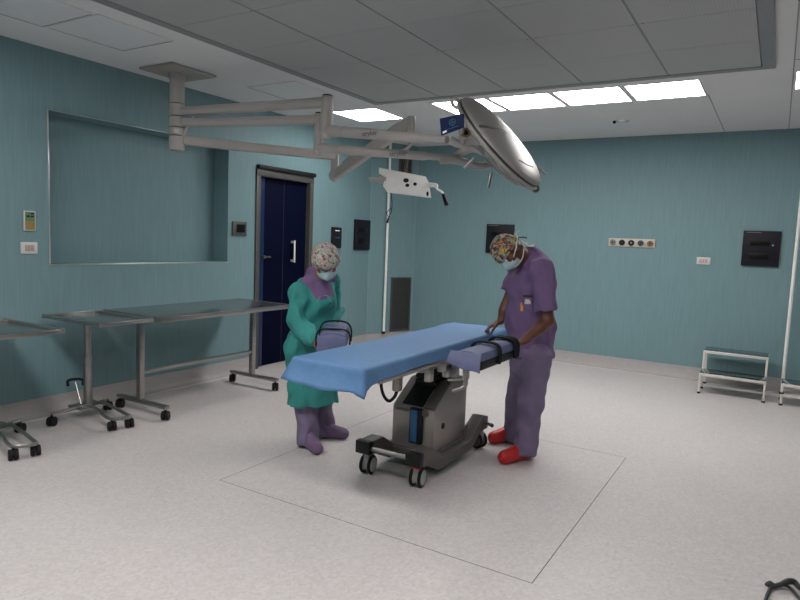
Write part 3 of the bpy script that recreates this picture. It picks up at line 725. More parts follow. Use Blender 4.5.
# ------------------------------------------------------------------ step stools
def stool(x0, label, low=False, y0=7.57):
    x1 = x0+.625; o = thing('step_stool', label, 'step stool', ((x0+x1)/2, 7.9, 0), 'white metal step stools by the back wall')
    ya, yb, yc = y0, y0+.30, y0+.63; t_ = .022
    def fr(z, a, c):
        m = MB()
        for A, B in (((x0, a), (x1, a)), ((x0, c), (x1, c)), ((x0, a), (x0, c)), ((x1, a), (x1, c))):
            m.bar((*A, z), (*B, z), t_, t_+.006, .003)
        return m
    z1, z2 = .215, .43
    fr(z1, ya, yb).build('lower_frame', M_stool, o); MB().box((x0-.009, ya+.013, z1+.010), (x1+.009, yb+.012, z1+.017), .002).build('lower_tread', M_tread, o)
    if not low:
        fr(z2, yb, yc).build('upper_frame', M_stool, o); MB().box((x0-.009, yb+.013, z2+.010), (x1+.009, yc+.012, z2+.017), .002).build('upper_tread', M_tread, o)
    else:
        fr(.11, ya, yb).build('stretcher_frame', M_stool, o)
    legs = [(x0, ya, z1), (x1, ya, z1)]+([(x0, yb, z2), (x1, yb, z2), (x0, yc, z2), (x1, yc, z2)] if not low else [(x0, yb, z1), (x1, yb, z1)])
    for (x, y, z) in legs:
        l = MB().bar((x, y, .012), (x, y, z), t_, t_, .003, upv=(1, 0, 0)).build('leg', M_stool, o)
        MB().cyl((x, y, 0), (x, y, .02), .017, seg=12).build('rubber_foot', M_black, l)
        if low and y == ya: MB().cyl((x, y, .125), (x, y, .14), .018, seg=12).build('collar', M_black, l)
stool(-.632, 'two step white metal stool standing against the back wall')
stool(.15, 'white metal step stool cut off by the right edge of the picture, beside the pole', True)

# ------------------------------------------------------------------ operating table
ot = thing('operating_table', 'mobile operating table with grey steel column and wheeled base in the room centre', 'operating table', (-2.08, 3.87, 0))
OX0, OX1, OY0, OY1, OZ = -2.32, -1.84, 2.70, 4.76, .885
MB().box((OX0+.02, OY0+.03, .80), (OX1-.02, OY1-.03, OZ-.012), .03, 3).build('mattress', M_pad, ot)
MB().box((OX0+.02, OY0+.05, .765), (OX1-.02, OY1-.05, .80), .006).build('tabletop_frame', M_steel, ot)
for x in (OX0-.005, OX1+.005):
    MB().bar((x, OY0+.15, .785), (x, OY1-.1, .785), .012, .03, .003).build('side_rail', M_steel, ot)
# under-table mechanics
MB().box((-2.22, 3.55, .70), (-1.94, 4.25, .765), .01).build('lift_head', M_cover, ot)
for (px, py, wd_, hh) in ((423, 373, .05, .10), (438, 366, .05, .07), (446, 372, .09, .06), (455, 371, .05, .09)):
    q = ony(px, py, 3.46+.012*(px-420)); q.x = max(min(q.x, OX1+.05), OX1-.02)
    MB().box(q-V((.03, wd_/2, hh/2)), q+V((.02, wd_/2, hh/2)), .008).build('rail_clamp', M_castw if px in (438, 455) else M_steel, ot)
# column cover with sloping front shoulder, dark opening and bellows
CX0, CX1, CY0, CY1 = -2.205, -1.875, 3.62, 4.12
prof = [(CY0, .15), (CY0, .435), (CY0+.24, .595), (CY1, .595), (CY1, .15)]
MB().prism([(CX0, y, z) for y, z in prof], (CX1-CX0, 0, 0), .010).build('column_cover', M_cover, ot)
sl = V((0, .24, .16)).normalized(); sn = V((0, -.16, .24)).normalized()
def slope(u0_, u1_, x0_, x1_, d0, d1):
    A = V((0, CY0, .435)); q = [A+sl*u0_+V((x0_, 0, 0)), A+sl*u0_+V((x1_, 0, 0)), A+sl*u1_+V((x1_, 0, 0)), A+sl*u1_+V((x0_, 0, 0))]
    return MB().prism([p+sn*d0 for p in q], sn*(d1-d0), .002)
slope(.02, .28, CX0+.07, CX1-.10, .001, .010).build('shroud_opening', M_black, ot)
slope(.01, .28, CX1-.085, CX1-.005, .001, .014).build('shroud_panel', M_base, ot)
m = MB()
for k in range(6):
    z = .50+k*.036; m.box((CX0+.08, CY0+.16+.004*(k % 2), z), (CX1-.08, CY1-.06, z+.030), .008)
m.build('bellows', M_black, ot)
MB().box((CX0+.03, CY0-.012, .405), (CX0+.13, CY0-.001, .425), .003).build('cover_label', M_base, ot)
hc = MB().box((CX0+.155, CY0-.035, .20), (CX0+.25, CY0-.001, .445), .006).build('hand_control_holder', M_blackp, ot)
MB().box((CX0+.168, CY0-.047, .215), (CX0+.222, CY0-.036, .435), .008).build('hand_control', M_hand, hc)
MB().box((CX0+.245, CY0-.03, .40), (CX0+.285, CY0-.001, .44), .004).build('cable_hook', M_base, ot)
MB().cyl((CX1-.001, CY0+.13, .31), (CX1+.004, CY0+.13, .31), .022, seg=18).build('socket_cap', M_black, ot)
# base beams
for x in (-2.245, -1.86):
    pts = [(x, 3.33, .235), (x, 3.33, .15), (x, 3.44, .135), (x, 3.60, .055), (x, 4.10, .055), (x, 4.28, .15), (x, 4.40, .15), (x, 4.40, .245), (x, 4.32, .265), (x, 4.22, .22), (x, 4.06, .13), (x, 3.68, .13), (x, 3.50, .235)]
    q = [V(p)-V((.05, 0, 0)) for p in pts]
    MB().prism(q, (.10, 0, 0), .008).build('base_beam', M_base, ot)
    MB().box((x-.056, 3.315, .152), (x+.056, 3.37, .24), .008).build('end_buffer', M_blackp, ot)
MB().box((-2.24, 3.60, .07), (-1.86, 4.12, .152), .01).build('base_plate', M_base, ot)
MB().cyl((-2.23, 3.35, .19), (-1.89, 3.35, .19), .016, seg=14).build('push_bar', M_steel, ot)
MB().tube([(-1.81, 4.36, .20), (-1.775, 4.35, .195), (-1.745, 4.32, .20)], [.012, .012, .016], 10).build('brake_pedal', M_base, ot)
MB().cyl((-1.90, 4.2, .20), (-1.86, 4.05, .2), .012).build('brake_link', M_base, ot)
for (x, y) in ((-2.245, 3.395), (-1.86, 3.395), (-2.245, 4.34), (-1.86, 4.34)):
    c = V((x, y, .064)); s = V((.99, .13, 0)).normalized() if y < 4 else V((.25, .97, 0)).normalized(); fwd = s.cross(V((0, 0, 1)))
    cs = MB().prism([c+fwd*a+V((0, 0, b_))-s*.018 for a, b_ in ((-.045, -.03), (.035, -.03), (.042, .05), (.03, .09), (-.035, .09), (-.052, .04))], s*.036, .005).build('castor', M_castw, ot)
    wm = MB(); hm = MB()
    for k in (-1, 1):
        wm.lathe([(.02, -.010), (.058, -.010), (.064, -.004), (.064, .004), (.058, .010), (.02, .010)], c+s*k*.029, s, 28)
        hm.lathe([(.0, -.013), (.046, -.013), (.050, -.008), (.050, .008), (.046, .013), (0, .013)], c+s*k*.029, s, 28)
    wm.build('wheel', M_black, cs); hm.build('wheel_cover', M_castw if y < 4 else M_base, cs)
    if y < 3.5 and x > -2: MB().box((x-.01, y-.07, .138), (x+.05, y-.05, .150), .003).build('brake_mark', M_red, cs)
# hose loop under the near end
MB().tube([dep(381, 376, 4.02), dep(381.5, 388, 4.02), dep(384.5, 397, 4.02), dep(389.5, 401, 4.02), dep(395, 396, 4.02), dep(397.5, 388, 4.02)], .011, 10, 5).build('hose', M_black, ot)
q = dep(397.5, 383, 4.03); MB().box(q-V((.028, .028, .055)), q+V((.028, .028, .055)), .012).build('hose_fitting', M_cover, ot)

# arm boards
def armboard(x0, x1, y0, y1, near_flap, loops):
    z = .868
    lo_ = .06 if near_flap else .03
    b_ = MB().box((x0+.004, y0+.06 if not near_flap else y0+.04, z-lo_), (x1-.004, y1, z), .012, 3).build('arm_board', M_blackp, ot)
    # pad with rounded top
    m = MB(); n = 10; W_ = x1-x0
    prof = [(x0+W_*k/n, z+.002+.055*(1-((k/n-.5)*2)**4)**.5) for k in range(n+1)]
    zl_ = z+.001
    poly = [V((x0, y0, zl_))]+[V((p[0], y0, p[1])) for p in prof]+[V((x1, y0, zl_))]
    m.prism(poly, (0, y1-y0-.02, 0))
    if not near_flap: m.prism([V((x0, y0-.012, z-.075)), V((x0+.012, y0-.014, z+.03)), V((x0+W_*.5, y0-.002, z+.054)), V((x1-.012, y0-.014, z+.03)), V((x1, y0-.012, z-.075))], (0, .03, 0), .005)
    m.build('pad', M_pad, b_)
    if near_flap:
        fl = MB(); g = []
        nx, nz = 8, 7
        for j in range(nz+1):
            t = j/nz
            for k in range(nx+1):
                u_ = k/nx; zz = z+.052-(.065+.055*u_)*t
                yy = y0-.012-.03*math.sin(t*PI*.5)-.006*math.sin(u_*9+t*2)*t
                g.append(V((x0-.012+(W_+.024)*u_+.01*t*(u_-.5), yy, zz-.01*t*math.sin(u_*5))))
        fs = [(j*(nx+1)+k, j*(nx+1)+k+1, (j+1)*(nx+1)+k+1, (j+1)*(nx+1)+k) for j in range(nz) for k in range(nx)]
        back = [p+V((0, .008, 0)) for p in g]; n0 = len(g)
        rim = [k for k in range(nx+1)]+[j*(nx+1)+nx for j in range(1, nz+1)]+[nz*(nx+1)+k for k in range(nx-1, -1, -1)]+[j*(nx+1) for j in range(nz-1, 0, -1)]
        fs2 = fs+[tuple(i+n0 for i in f[::-1]) for f in fs]+[(rim[i], rim[(i+1) % len(rim)], rim[(i+1) % len(rim)]+n0, rim[i]+n0) for i in range(len(rim))]
        fl.quadm(g+back, fs2); fl.build('pad_flap', M_pad, b_)
    for (y, hgt, wd) in loops:
        pts = [V((x0-.008, y, z-.05)), V((x0-.008, y, z+.03)), V((x0+W_*.12, y+.01, z+.06+hgt*.7)), V((x0+W_*.5, y+.015, z+.063+hgt)), V((x0+W_*.88, y+.01, z+.06+hgt*.7)), V((x1+.008, y, z+.03)), V((x1+.008, y, z-.05))]
        # flat strap: sweep a rectangle across y
        m = MB(); cur = []
        P = []
        for i in range(len(pts)-1):
            g = lambda k: pts[max(0, min(len(pts)-1, k))]
            for j in range(6):
                t = j/6; p0, p1, p2, p3 = g(i-1), g(i), g(i+1), g(i+2)
                P.append(.5*((2*p1)+(p2-p0)*t+(2*p0-5*p1+4*p2-p3)*t*t+(3*p1-p0-3*p2+p3)*t**3))
        P.append(pts[-1])
        ctr = V((x0+W_/2, y, z)); vs = []
        for p in P:
            o_ = (p-ctr); o_.y = 0; o_.normalize(); o_ *= .005
            vs += [p+V((0, -wd, 0))-o_, p+V((0, wd, 0))-o_, p+V((0, wd, 0))+o_, p+V((0, -wd, 0))+o_]
        fs = []
        for i in range(len(P)-1):
            for k in range(4): fs.append((i*4+k, i*4+(k+1) % 4, i*4+4+(k+1) % 4, i*4+4+k))
        fs += [(0, 1, 2, 3), tuple(range(len(vs)-1, len(vs)-5, -1))]
        m.quadm(vs, fs).build('strap', M_strap, b_)
    return b_
abr = armboard(-1.638, -1.46, 3.37, 4.01, True, [(3.66, .012, .020), (3.955, .010, .045)])
XF[0] = Matrix.Translation((-2.442, 3.215, .025)) @ Matrix.Rotation(math.radians(33.5), 4, 'Z')
abl = armboard(-.103, .103, 0, .50, False, [(.10, .004, .012), (.36, .026, .014)])
XF[0] = None
MB().box((-1.86, 3.70, .79), (-1.62, 3.76, .812), .006).build('board_clamp', M_steel, abr)
MB().box((-2.56, 3.24, .79), (-2.31, 3.30, .812), .006).build('board_clamp', M_steel, abl)
ra_ = [dep(x, y, 3.82) for x, y in ((465.5, 371), (465.5, 384), (462, 388), (452, 391.5))]
MB().tube(ra_, [.013, .015, .012, .011], 10, 4).build('support_rod', M_steel, abr)
MB().bar(dep(466, 366, 3.83), dep(466, 379, 3.83), .035, .035, .005, upv=(1, 0, 0)).build('rod_socket', M_steel, abr)
MB().tube([dep(448, 380, 3.86), dep(466, 379, 3.83)], .009, 10).build('cross_rod', M_steel, abr)
q = dep(481, 365, 3.86); MB().tube([q+V((0, 0, .05)), q+V((0, 0, .01)), q+V((.03, .02, -.005))], [.011, .014, .013], 10).build('lock_knob', M_base, abr)

# blue drape: one sheet lying on the mattress and hanging over the edges
def drape():
    x0, x1, y0, y1, zt_ = OX0-.004, OX1+.012, OY0-.01, OY1+.0, OZ
    per = []; cr = .03
    def seg(a, c, n): return [(a[0]+(c[0]-a[0])*i/n, a[1]+(c[1]-a[1])*i/n) for i in range(n)]
    A, B, C, D = (x0, y0), (x1, y0), (x1, y1), (x0, y1)
    per = seg(A, B, 22)+seg(B, C, 80)+seg(C, D, 22)+seg(D, A, 80)
    n = len(per); cen = V(((x0+x1)/2, (y0+y1)/2, 0))
    def info(i):
        x, y = per[i]
        dn = y-y0; df = y1-y; dr = x1-x; dl = x-x0
        m = min(dn, df, dr, dl)
        o = V((0, 0, 0))
        if dn < 1e-4: o += V((0, -1, 0))
        if df < 1e-4: o += V((0, 1, 0))
        if dr < 1e-4: o += V((1, 0, 0))
        if dl < 1e-4: o += V((-1, 0, 0))
        # hem drop
        if dn < 1e-4:
            u_ = (x-x0)/(x1-x0); dp = .125+.03*math.sin(u_*PI)*.5+.03*max(0, 1-(1-u_)*9)
        elif dr < 1e-4:
            dp = .083+.075*math.exp(-dn/.05)+.006*math.sin(y*9)
        elif dl < 1e-4:
            dp = .085+.06*math.exp(-dn/.05)
        else: dp = .10
        return x, y, o.normalized(), dp
    rows = 9; vs = []; fs = []
    for k in range(rows+1):
        t = k/rows
        for i in range(n):
            x, y, o, dp = info(i); ii = i
            s = .016
            if k <= 2:
                a = k/2*PI/2; off = s*math.sin(a)-s; z = zt_-s+s*math.cos(a)
            else:
                tt = (k-2)/(rows-2); z = zt_-s-(dp-s)*tt
                wv = math.sin(i*.55+1.3*math.sin(i*.17))*.5+math.sin(i*.23)*.5
                amp = .018 if y < y0+1e-4 else .006
                off = amp*wv*tt+.012*tt
                if abs(o.x) > .3 and abs(o.y) > .3: off += .05*tt
                elif y < y0+1e-4: off += .03*tt*tt
            p = V((x, y, z))+o*off
            vs.append(p)
    for k in range(rows):
        for i in range(n):
            j = (i+1) % n; fs.append((k*n+i, k*n+j, (k+1)*n+j, (k+1)*n+i))
    m = MB()
    # top grid
    top = []
    nx, ny = 22, 80
    g = {}
    for i in range(n):
        pass
    def pidx(ix, iy):
        if iy == 0 and ix < nx: return ix
        if ix == nx and iy < ny: return nx+iy
        if iy == ny and ix > 0: return nx+ny+(nx-ix)
        return nx+ny+nx+(ny-iy) if ix == 0 and iy > 0 else None
    idx = {}
    for iy in range(ny+1):
        for ix in range(nx+1):
            b_ = pidx(ix, iy)
            if b_ is None:
                p = vs[pidx(ix, 0)].copy() if False else V((x0+(x1-x0)*ix/nx, y0+(y1-y0)*iy/ny, zt_))
                xx = vs[ix].x if 0 < ix < nx else p.x
                p.z = zt_+.0025*math.sin(p.x*17+p.y*5)*math.sin(p.y*7)
                p.z += .010*math.exp(-((iy/ny-.90)/.10)**2)
                idx[ix, iy] = len(vs); vs.append(p)
            else: idx[ix, iy] = b_ % n
    for iy in range(ny):
        for ix in range(nx):
            fs.append((idx[ix, iy], idx[ix+1, iy], idx[ix+1, iy+1], idx[ix, iy+1]))
    m.quadm(vs, fs)
    o = m.build('surgical_drape', M_drape, origin=((x0+x1)/2, (y0+y1)/2, zt_), ang=180)
    sm = o.modifiers.new('thickness', 'SOLIDIFY'); sm.thickness = .003; sm.offset = 1
    return tag(o, 'light blue sheet draped over the top of the operating table', 'drape')
drape()

# ------------------------------------------------------------------ people: implicit surfaces polygonised with surface nets
class Field:
    def __init__(s, res): s.res = res; s.pr = []; s.sub = []; s.cut = []; s.wr = None
    def cone(s, a, b, ra, rb=None, k=.02, cuts=(), sq=None):
        s.pr.append(('c', np.array(a, float), np.array(b, float), ra, ra if rb is None else rb, k, [(np.array(c, float), np.array(n, float)) for c, n in cuts], sq)); return s
    def ell(s, c, axes, r, k=.02, cuts=()):
        s.pr.append(('e', np.array(c, float), np.array([list(a) for a in axes]), np.array(r, float), None, k, [(np.array(q, float), np.array(n, float)) for q, n in cuts], None)); return s
    def chain(s, pts, rs, k=.02):
        for i in range(len(pts)-1): s.cone(pts[i], pts[i+1], rs[i], rs[i+1], k)
        return s
    def dist(s, p, G):
        if p[0] == 'c':
            a, b, ra, rb = p[1:5]; ba = b-a; L2 = ba@ba+1e-12
            if p[7] is not None:      # squash: widen along a unit axis by a factor
                axd, f = np.array(p[7][0], float), p[7][1]
                def sqz(q): return q-(q@axd)[..., None]*axd*(1-1/f) if q.ndim > 1 else q-(q@axd)*axd*(1-1/f)
                G = sqz(G); a = sqz(a); b = sqz(b); ba = b-a; L2 = ba@ba+1e-12
            pa = G-a; h = np.clip((pa@ba)/L2, 0, 1)
            d = np.linalg.norm(pa-h[..., None]*ba, axis=-1)-(ra+(rb-ra)*h)
        else:
            q = (G-p[1])@p[2].T; r = p[3]; k0 = np.linalg.norm(q/r, axis=-1); k1 = np.linalg.norm(q/(r*r), axis=-1)+1e-9
            d = k0*(k0-1)/k1
            d = np.where(k0 < 1e-4, -r.min(), d)
        for c, n in p[6]:
            n = n/np.linalg.norm(n); d = np.maximum(d, (G-c)@n)
        return d
    def mesh(s):
        lo = np.full(3, 1e9); hi = -lo
        bb = []
        for p in s.pr:
            if p[0] == 'c':
                f = p[7][1] if p[7] is not None else 1
                R_ = max(p[3], p[4])*f+.0; l = np.minimum(p[1], p[2])-R_; h = np.maximum(p[1], p[2])+R_
            else: R_ = p[3].max(); l = p[1]-R_; h = p[1]+R_
            bb.append((l, h)); lo = np.minimum(lo, l); hi = np.maximum(hi, h)
        lo = lo-.03; hi = hi+.03; n = np.ceil((hi-lo)/s.res).astype(int)+1
        F = np.full(n, .5, np.float32)
        ax = [lo[i]+np.arange(n[i])*s.res for i in range(3)]
        def sl(l, h, m): 
            i0 = np.maximum(0, np.floor((l-m-lo)/s.res).astype(int)); i1 = np.minimum(n, np.ceil((h+m-lo)/s.res).astype(int)+1)
            return tuple(slice(a, b) for a, b in zip(i0, i1))
        for p, (l, h) in zip(s.pr, bb):
            k = p[5]; S = sl(l, h, k+.025)
            G = np.stack(np.meshgrid(ax[0][S[0]], ax[1][S[1]], ax[2][S[2]], indexing='ij'), -1)
            d = s.dist(p, G); f = F[S]
            hh = np.maximum(k-np.abs(f-d), 0)/max(k, 1e-6)
            F[S] = np.minimum(f, d)-hh*hh*k*.25
        if s.wr is not None or s.cut or s.sub:
            for i0 in range(0, n[0], 32):
                S = slice(i0, min(n[0], i0+32))
                G = np.stack(np.meshgrid(ax[0][S], ax[1], ax[2], indexing='ij'), -1); f = F[S]
                if s.wr is not None: f = f+s.wr(G)
                for c, nn in s.cut: f = np.maximum(f, (G-c)@nn)
                for c, r in s.sub: f = np.maximum(f, r-np.linalg.norm(G-c, axis=-1))
                F[S] = f
        # surface nets
        ins = F < 0
        cn_ = n-1; acc = np.zeros((*cn_, 3), np.float32); cnt = np.zeros(cn_, np.int16)
        off = [(0, 0), (0, 1), (1, 0), (1, 1)]
        for a in range(3):
            b_, c_ = [i for i in range(3) if i != a]
            for (ob, oc) in off:
                s0 = [slice(None)]*3; s1 = [slice(None)]*3
                s0[a] = slice(0, cn_[a]); s1[a] = slice(1, cn_[a]+1)
                s0[b_] = s1[b_] = slice(ob, ob+cn_[b_]); s0[c_] = s1[c_] = slice(oc, oc+cn_[c_])
                f0, f1 = F[tuple(s0)], F[tuple(s1)]; x = (f0 < 0) != (f1 < 0)
                w = np.where(x, f0/np.where(x, f0-f1, 1), 0)
                acc[..., a] += np.where(x, w, 0); acc[..., b_] += np.where(x, ob, 0); acc[..., c_] += np.where(x, oc, 0); cnt += x
        act = cnt > 0; ids = np.full(cn_, -1, np.int64); ids[act] = np.arange(act.sum())
        I = np.argwhere(act); vs = (I+acc[act]/cnt[act][:, None])*s.res+lo
        quads = []
        for a in range(3):
            b_, c_ = (a+1) % 3, (a+2) % 3
            s0 = [slice(1, -1)]*3; s0[a] = slice(0, -1); s1 = list(s0); s1[a] = slice(1, None)
            f0, f1 = ins[tuple(s0)], ins[tuple(s1)]; x = np.argwhere(f0 != f1)
            if not len(x): continue
            fl = f0[tuple(x.T)]
            base = x.copy(); base[:, b_] += 1; base[:, c_] += 1
            def cid(db, dc):
                q = base.copy(); q[:, b_] -= db; q[:, c_] -= dc; return ids[tuple(q.T)]
            q = np.stack([cid(0, 0), cid(1, 0), cid(1, 1), cid(0, 1)], 1)
            q[~fl] = q[~fl][:, ::-1]; quads.append(q)
        q = np.concatenate(quads)
        # two rounds of Laplacian smoothing
        e = np.concatenate([q[:, [0, 1]], q[:, [1, 2]], q[:, [2, 3]], q[:, [3, 0]]])
        for _ in range(2):
            sm = np.zeros_like(vs); ct = np.zeros(len(vs))
            for i, j in ((0, 1), (1, 0)):
                np.add.at(sm, e[:, i], vs[e[:, j]]); np.add.at(ct, e[:, i], 1)
            vs = vs*.5+.5*sm/np.maximum(ct, 1)[:, None]
        return vs, q
    def build(s, name, m, parent=None, origin=None, extra=None):
        vs, q = s.mesh(); org = ROOT[parent] if parent is not None else V(origin)
        vs = vs-np.array(org)
        me = bpy.data.meshes.new(name)
        if extra: # additional verts/faces with material 1
            ev, ef = extra; ev = [tuple(V(p)-org) for p in ev]; n0 = len(vs)
            me.from_pydata([tuple(v) for v in vs]+ev, [], [tuple(f) for f in q]+[tuple(i+n0 for i in f) for f in ef])
            mi = np.zeros(len(q)+len(ef), np.int32); mi[len(q):] = 1; 
        else:
            me.vertices.add(len(vs)); me.vertices.foreach_set('co', vs.astype(np.float32).ravel())
            me.loops.add(q.size); me.loops.foreach_set('vertex_index', q.astype(np.int32).ravel())
            me.polygons.add(len(q)); me.polygons.foreach_set('loop_start', np.arange(0, q.size, 4, dtype=np.int32))
            mi = None
        for x in (m if isinstance(m, (list, tuple)) else [m]): me.materials.append(x)
        me.update(calc_edges=True); me.validate()
        if mi is not None and len(mi) == len(me.polygons): me.polygons.foreach_set('material_index', mi)
        me.shade_smooth()
        o = bpy.data.objects.new(name, me); COL.objects.link(o)
        if parent is not None: o.parent = parent
        else: o.location = org
        ROOT[o] = org; return o

def wrinkle(amp, fx, fz, seed):
    r = np.random.default_rng(seed); w = [(r.normal(size=2)*fx, r.normal()*fz, r.uniform(0, 6.28)) for _ in range(7)]
    def f(G):
        v = 0
        for d, z, ph in w: v = v+np.sin(G[..., 0]*d[0]+G[..., 1]*d[1]+G[..., 2]*z+ph)
        return (amp/2.6*v).astype(np.float32)
    return f

def hand(F, wrist, d, pn, side, curl=(.5, .6, .4), s=1., thumb_in=.4, spread=.16):
    """palm and five fingers; d along the hand, pn out of the palm, side = towards the thumb"""
    d = V(d).normalized(); pn = V(pn); pn = (pn-d*pn.dot(d)).normalized(); sd = V(side); sd = (sd-d*sd.dot(d)-pn*sd.dot(pn)).normalized()
    w = V(wrist); k = .006
    kn = []
    for i, o in enumerate((.031, .010, -.011, -.031)):
        b = w+d*(.088-.004*abs(i-1))*s+sd*o*s; kn.append(b)
        F.cone(w+sd*o*.55*s+d*.01, b, .0125*s, .0108*s, .012)
    F.cone(w-d*.03, w+d*.02, .021*s, .020*s, .015, sq=(tuple(sd), 1.25))
    lens = ((.041, .024, .019), (.045, .028, .020), (.042, .026, .019), (.033, .020, .017))
    for i, b in enumerate(kn):
        dirv = (d+sd*(1.5-i)*spread).normalized(); axr = dirv.cross(pn).normalized(); p = b; r_ = .0090*s if i < 3 else .0080*s
        for j in range(3):
            c = curl[j]*(1+.12*i); dirv = (Matrix.Rotation(c, 3, axr) @ dirv)
            if dirv.dot(pn) < -.3: dirv = (Matrix.Rotation(-2*c, 3, axr) @ dirv)
            q = p+dirv*lens[i][j]*s; F.cone(p, q, r_, r_*.92, k); p = q; r_ *= .92
    b0 = w+d*.022*s+sd*.024*s; t = (d*.55+sd*.75+pn*.25).normalized(); b1 = b0+t*.042*s
    t2 = (d*.85+sd*(.35-thumb_in*.5)+pn*(.3+thumb_in*.4)).normalized(); b2 = b1+t2*.032*s; b3 = b2+(t2+pn*.2).normalized()*.026*s
    F.cone(b0, b1, .0145*s, .0115*s, .010); F.cone(b1, b2, .0110*s, .0100*s, k); F.cone(b2, b3, .0098*s, .0085*s, k)

def headframe(fd, upv):
    f = V(fd).normalized(); u = V(upv); u = (u-f*u.dot(f)).normalized(); l = u.cross(f); return f, l, u   # forward, left, up
def head(F, c, f, l, u, s=1.):
    ax = (f, l, u)
    F.ell(c+u*.012*s-f*.008*s, ax, (.098*s, .077*s, .108*s), .02)
    F.ell(c+f*.035*s-u*.055*s, ax, (.058*s, .055*s, .062*s), .03)
    F.cone(c+f*.075*s-u*.095*s, c+f*.078*s-u*.1*s, .018*s, .018*s, .02)           # chin
    F.cone(c+f*.090*s+u*.012*s, c+f*.112*s-u*.028*s, .010*s, .014*s, .012)         # nose
    for k in (-1, 1):
        F.cone(c+f*.084*s+l*k*.014*s+u*.022*s, c+f*.070*s+l*k*.045*s+u*.022*s, .012*s, .010*s, .012)   # brow
        F.cone(c+f*.100*s+l*k*.012*s-u*.032*s, c+f*.096*s+l*k*.014*s-u*.03*s, .008*s, .008*s, .006)
        F.ell(c+l*k*.080*s-f*.008*s-u*.012*s, ax, (.018*s, .009*s, .032*s), .006)   # ear
        F.cone(c+f*.060*s+l*k*.040*s-u*.03*s, c+f*.055*s+l*k*.045*s-u*.035*s, .02*s, .02*s, .03)       # cheek
        F.sub.append((np.array(c+f*.100*s+l*k*.033*s+u*.0*s), .017*s))
    for dz in (-.062, -.070): F.cone(c+f*.094*s-l*.018*s+u*dz*s, c+f*.094*s+l*.018*s+u*dz*s, .006*s, .006*s, .005)  # lips
def eyeballs(c, f, l, u, s=1.):
    b = MB()
    for k in (-1, 1): b.sphere(c+f*.079*s+l*k*.033*s+u*.0*s, .0135*s, 0, 12)
    vs = [v.co.copy() for v in b.bm.verts]; b.bm.verts.index_update(); fs = [[v.index for v in f_.verts] for f_ in b.bm.faces]; b.bm.free(); return vs, fs
def cap(name, m, parent, c, f, l, u, grow, s, n, h, ties=None, puff=0):
    F = Field(.004); ax = (f, l, u)
    F.ell(c+u*.012*s-f*.008*s, ax, ((.098+grow)*s, (.077+grow)*s, (.108+grow)*s), .03)
    if puff: F.ell(c+u*.035*s-f*.02*s, ax, ((.100+puff)*s, (.080+puff)*s, (.085+puff)*s), .05)
    nn = V(n).normalized()
    F.cut.append((np.array(c+nn*h*s), -np.array(nn)))
    F.wr = wrinkle(.003, 45, 45, 3)
    return F.build(name, m, parent)
def mask(parent, c, f, l, u, s=1., wide=1., back=.038):
    F = Field(.004); ax = (f, l, u)
    F.ell(c+f*.040*s-u*.052*s, ax, (.074*s, .064*s*wide, .060*s), .02)
    F.cone(c+f*.094*s-u*.015*s, c+f*.112*s-u*.036*s, .026*s, .026*s, .03)
    F.cut.append((np.array(c+f*back*s), -np.array(f))); F.cut.append((np.array(c-u*.004*s), np.array((u*.95-f*.25).normalized())))
    return F.build('face_mask', M_mask, parent)

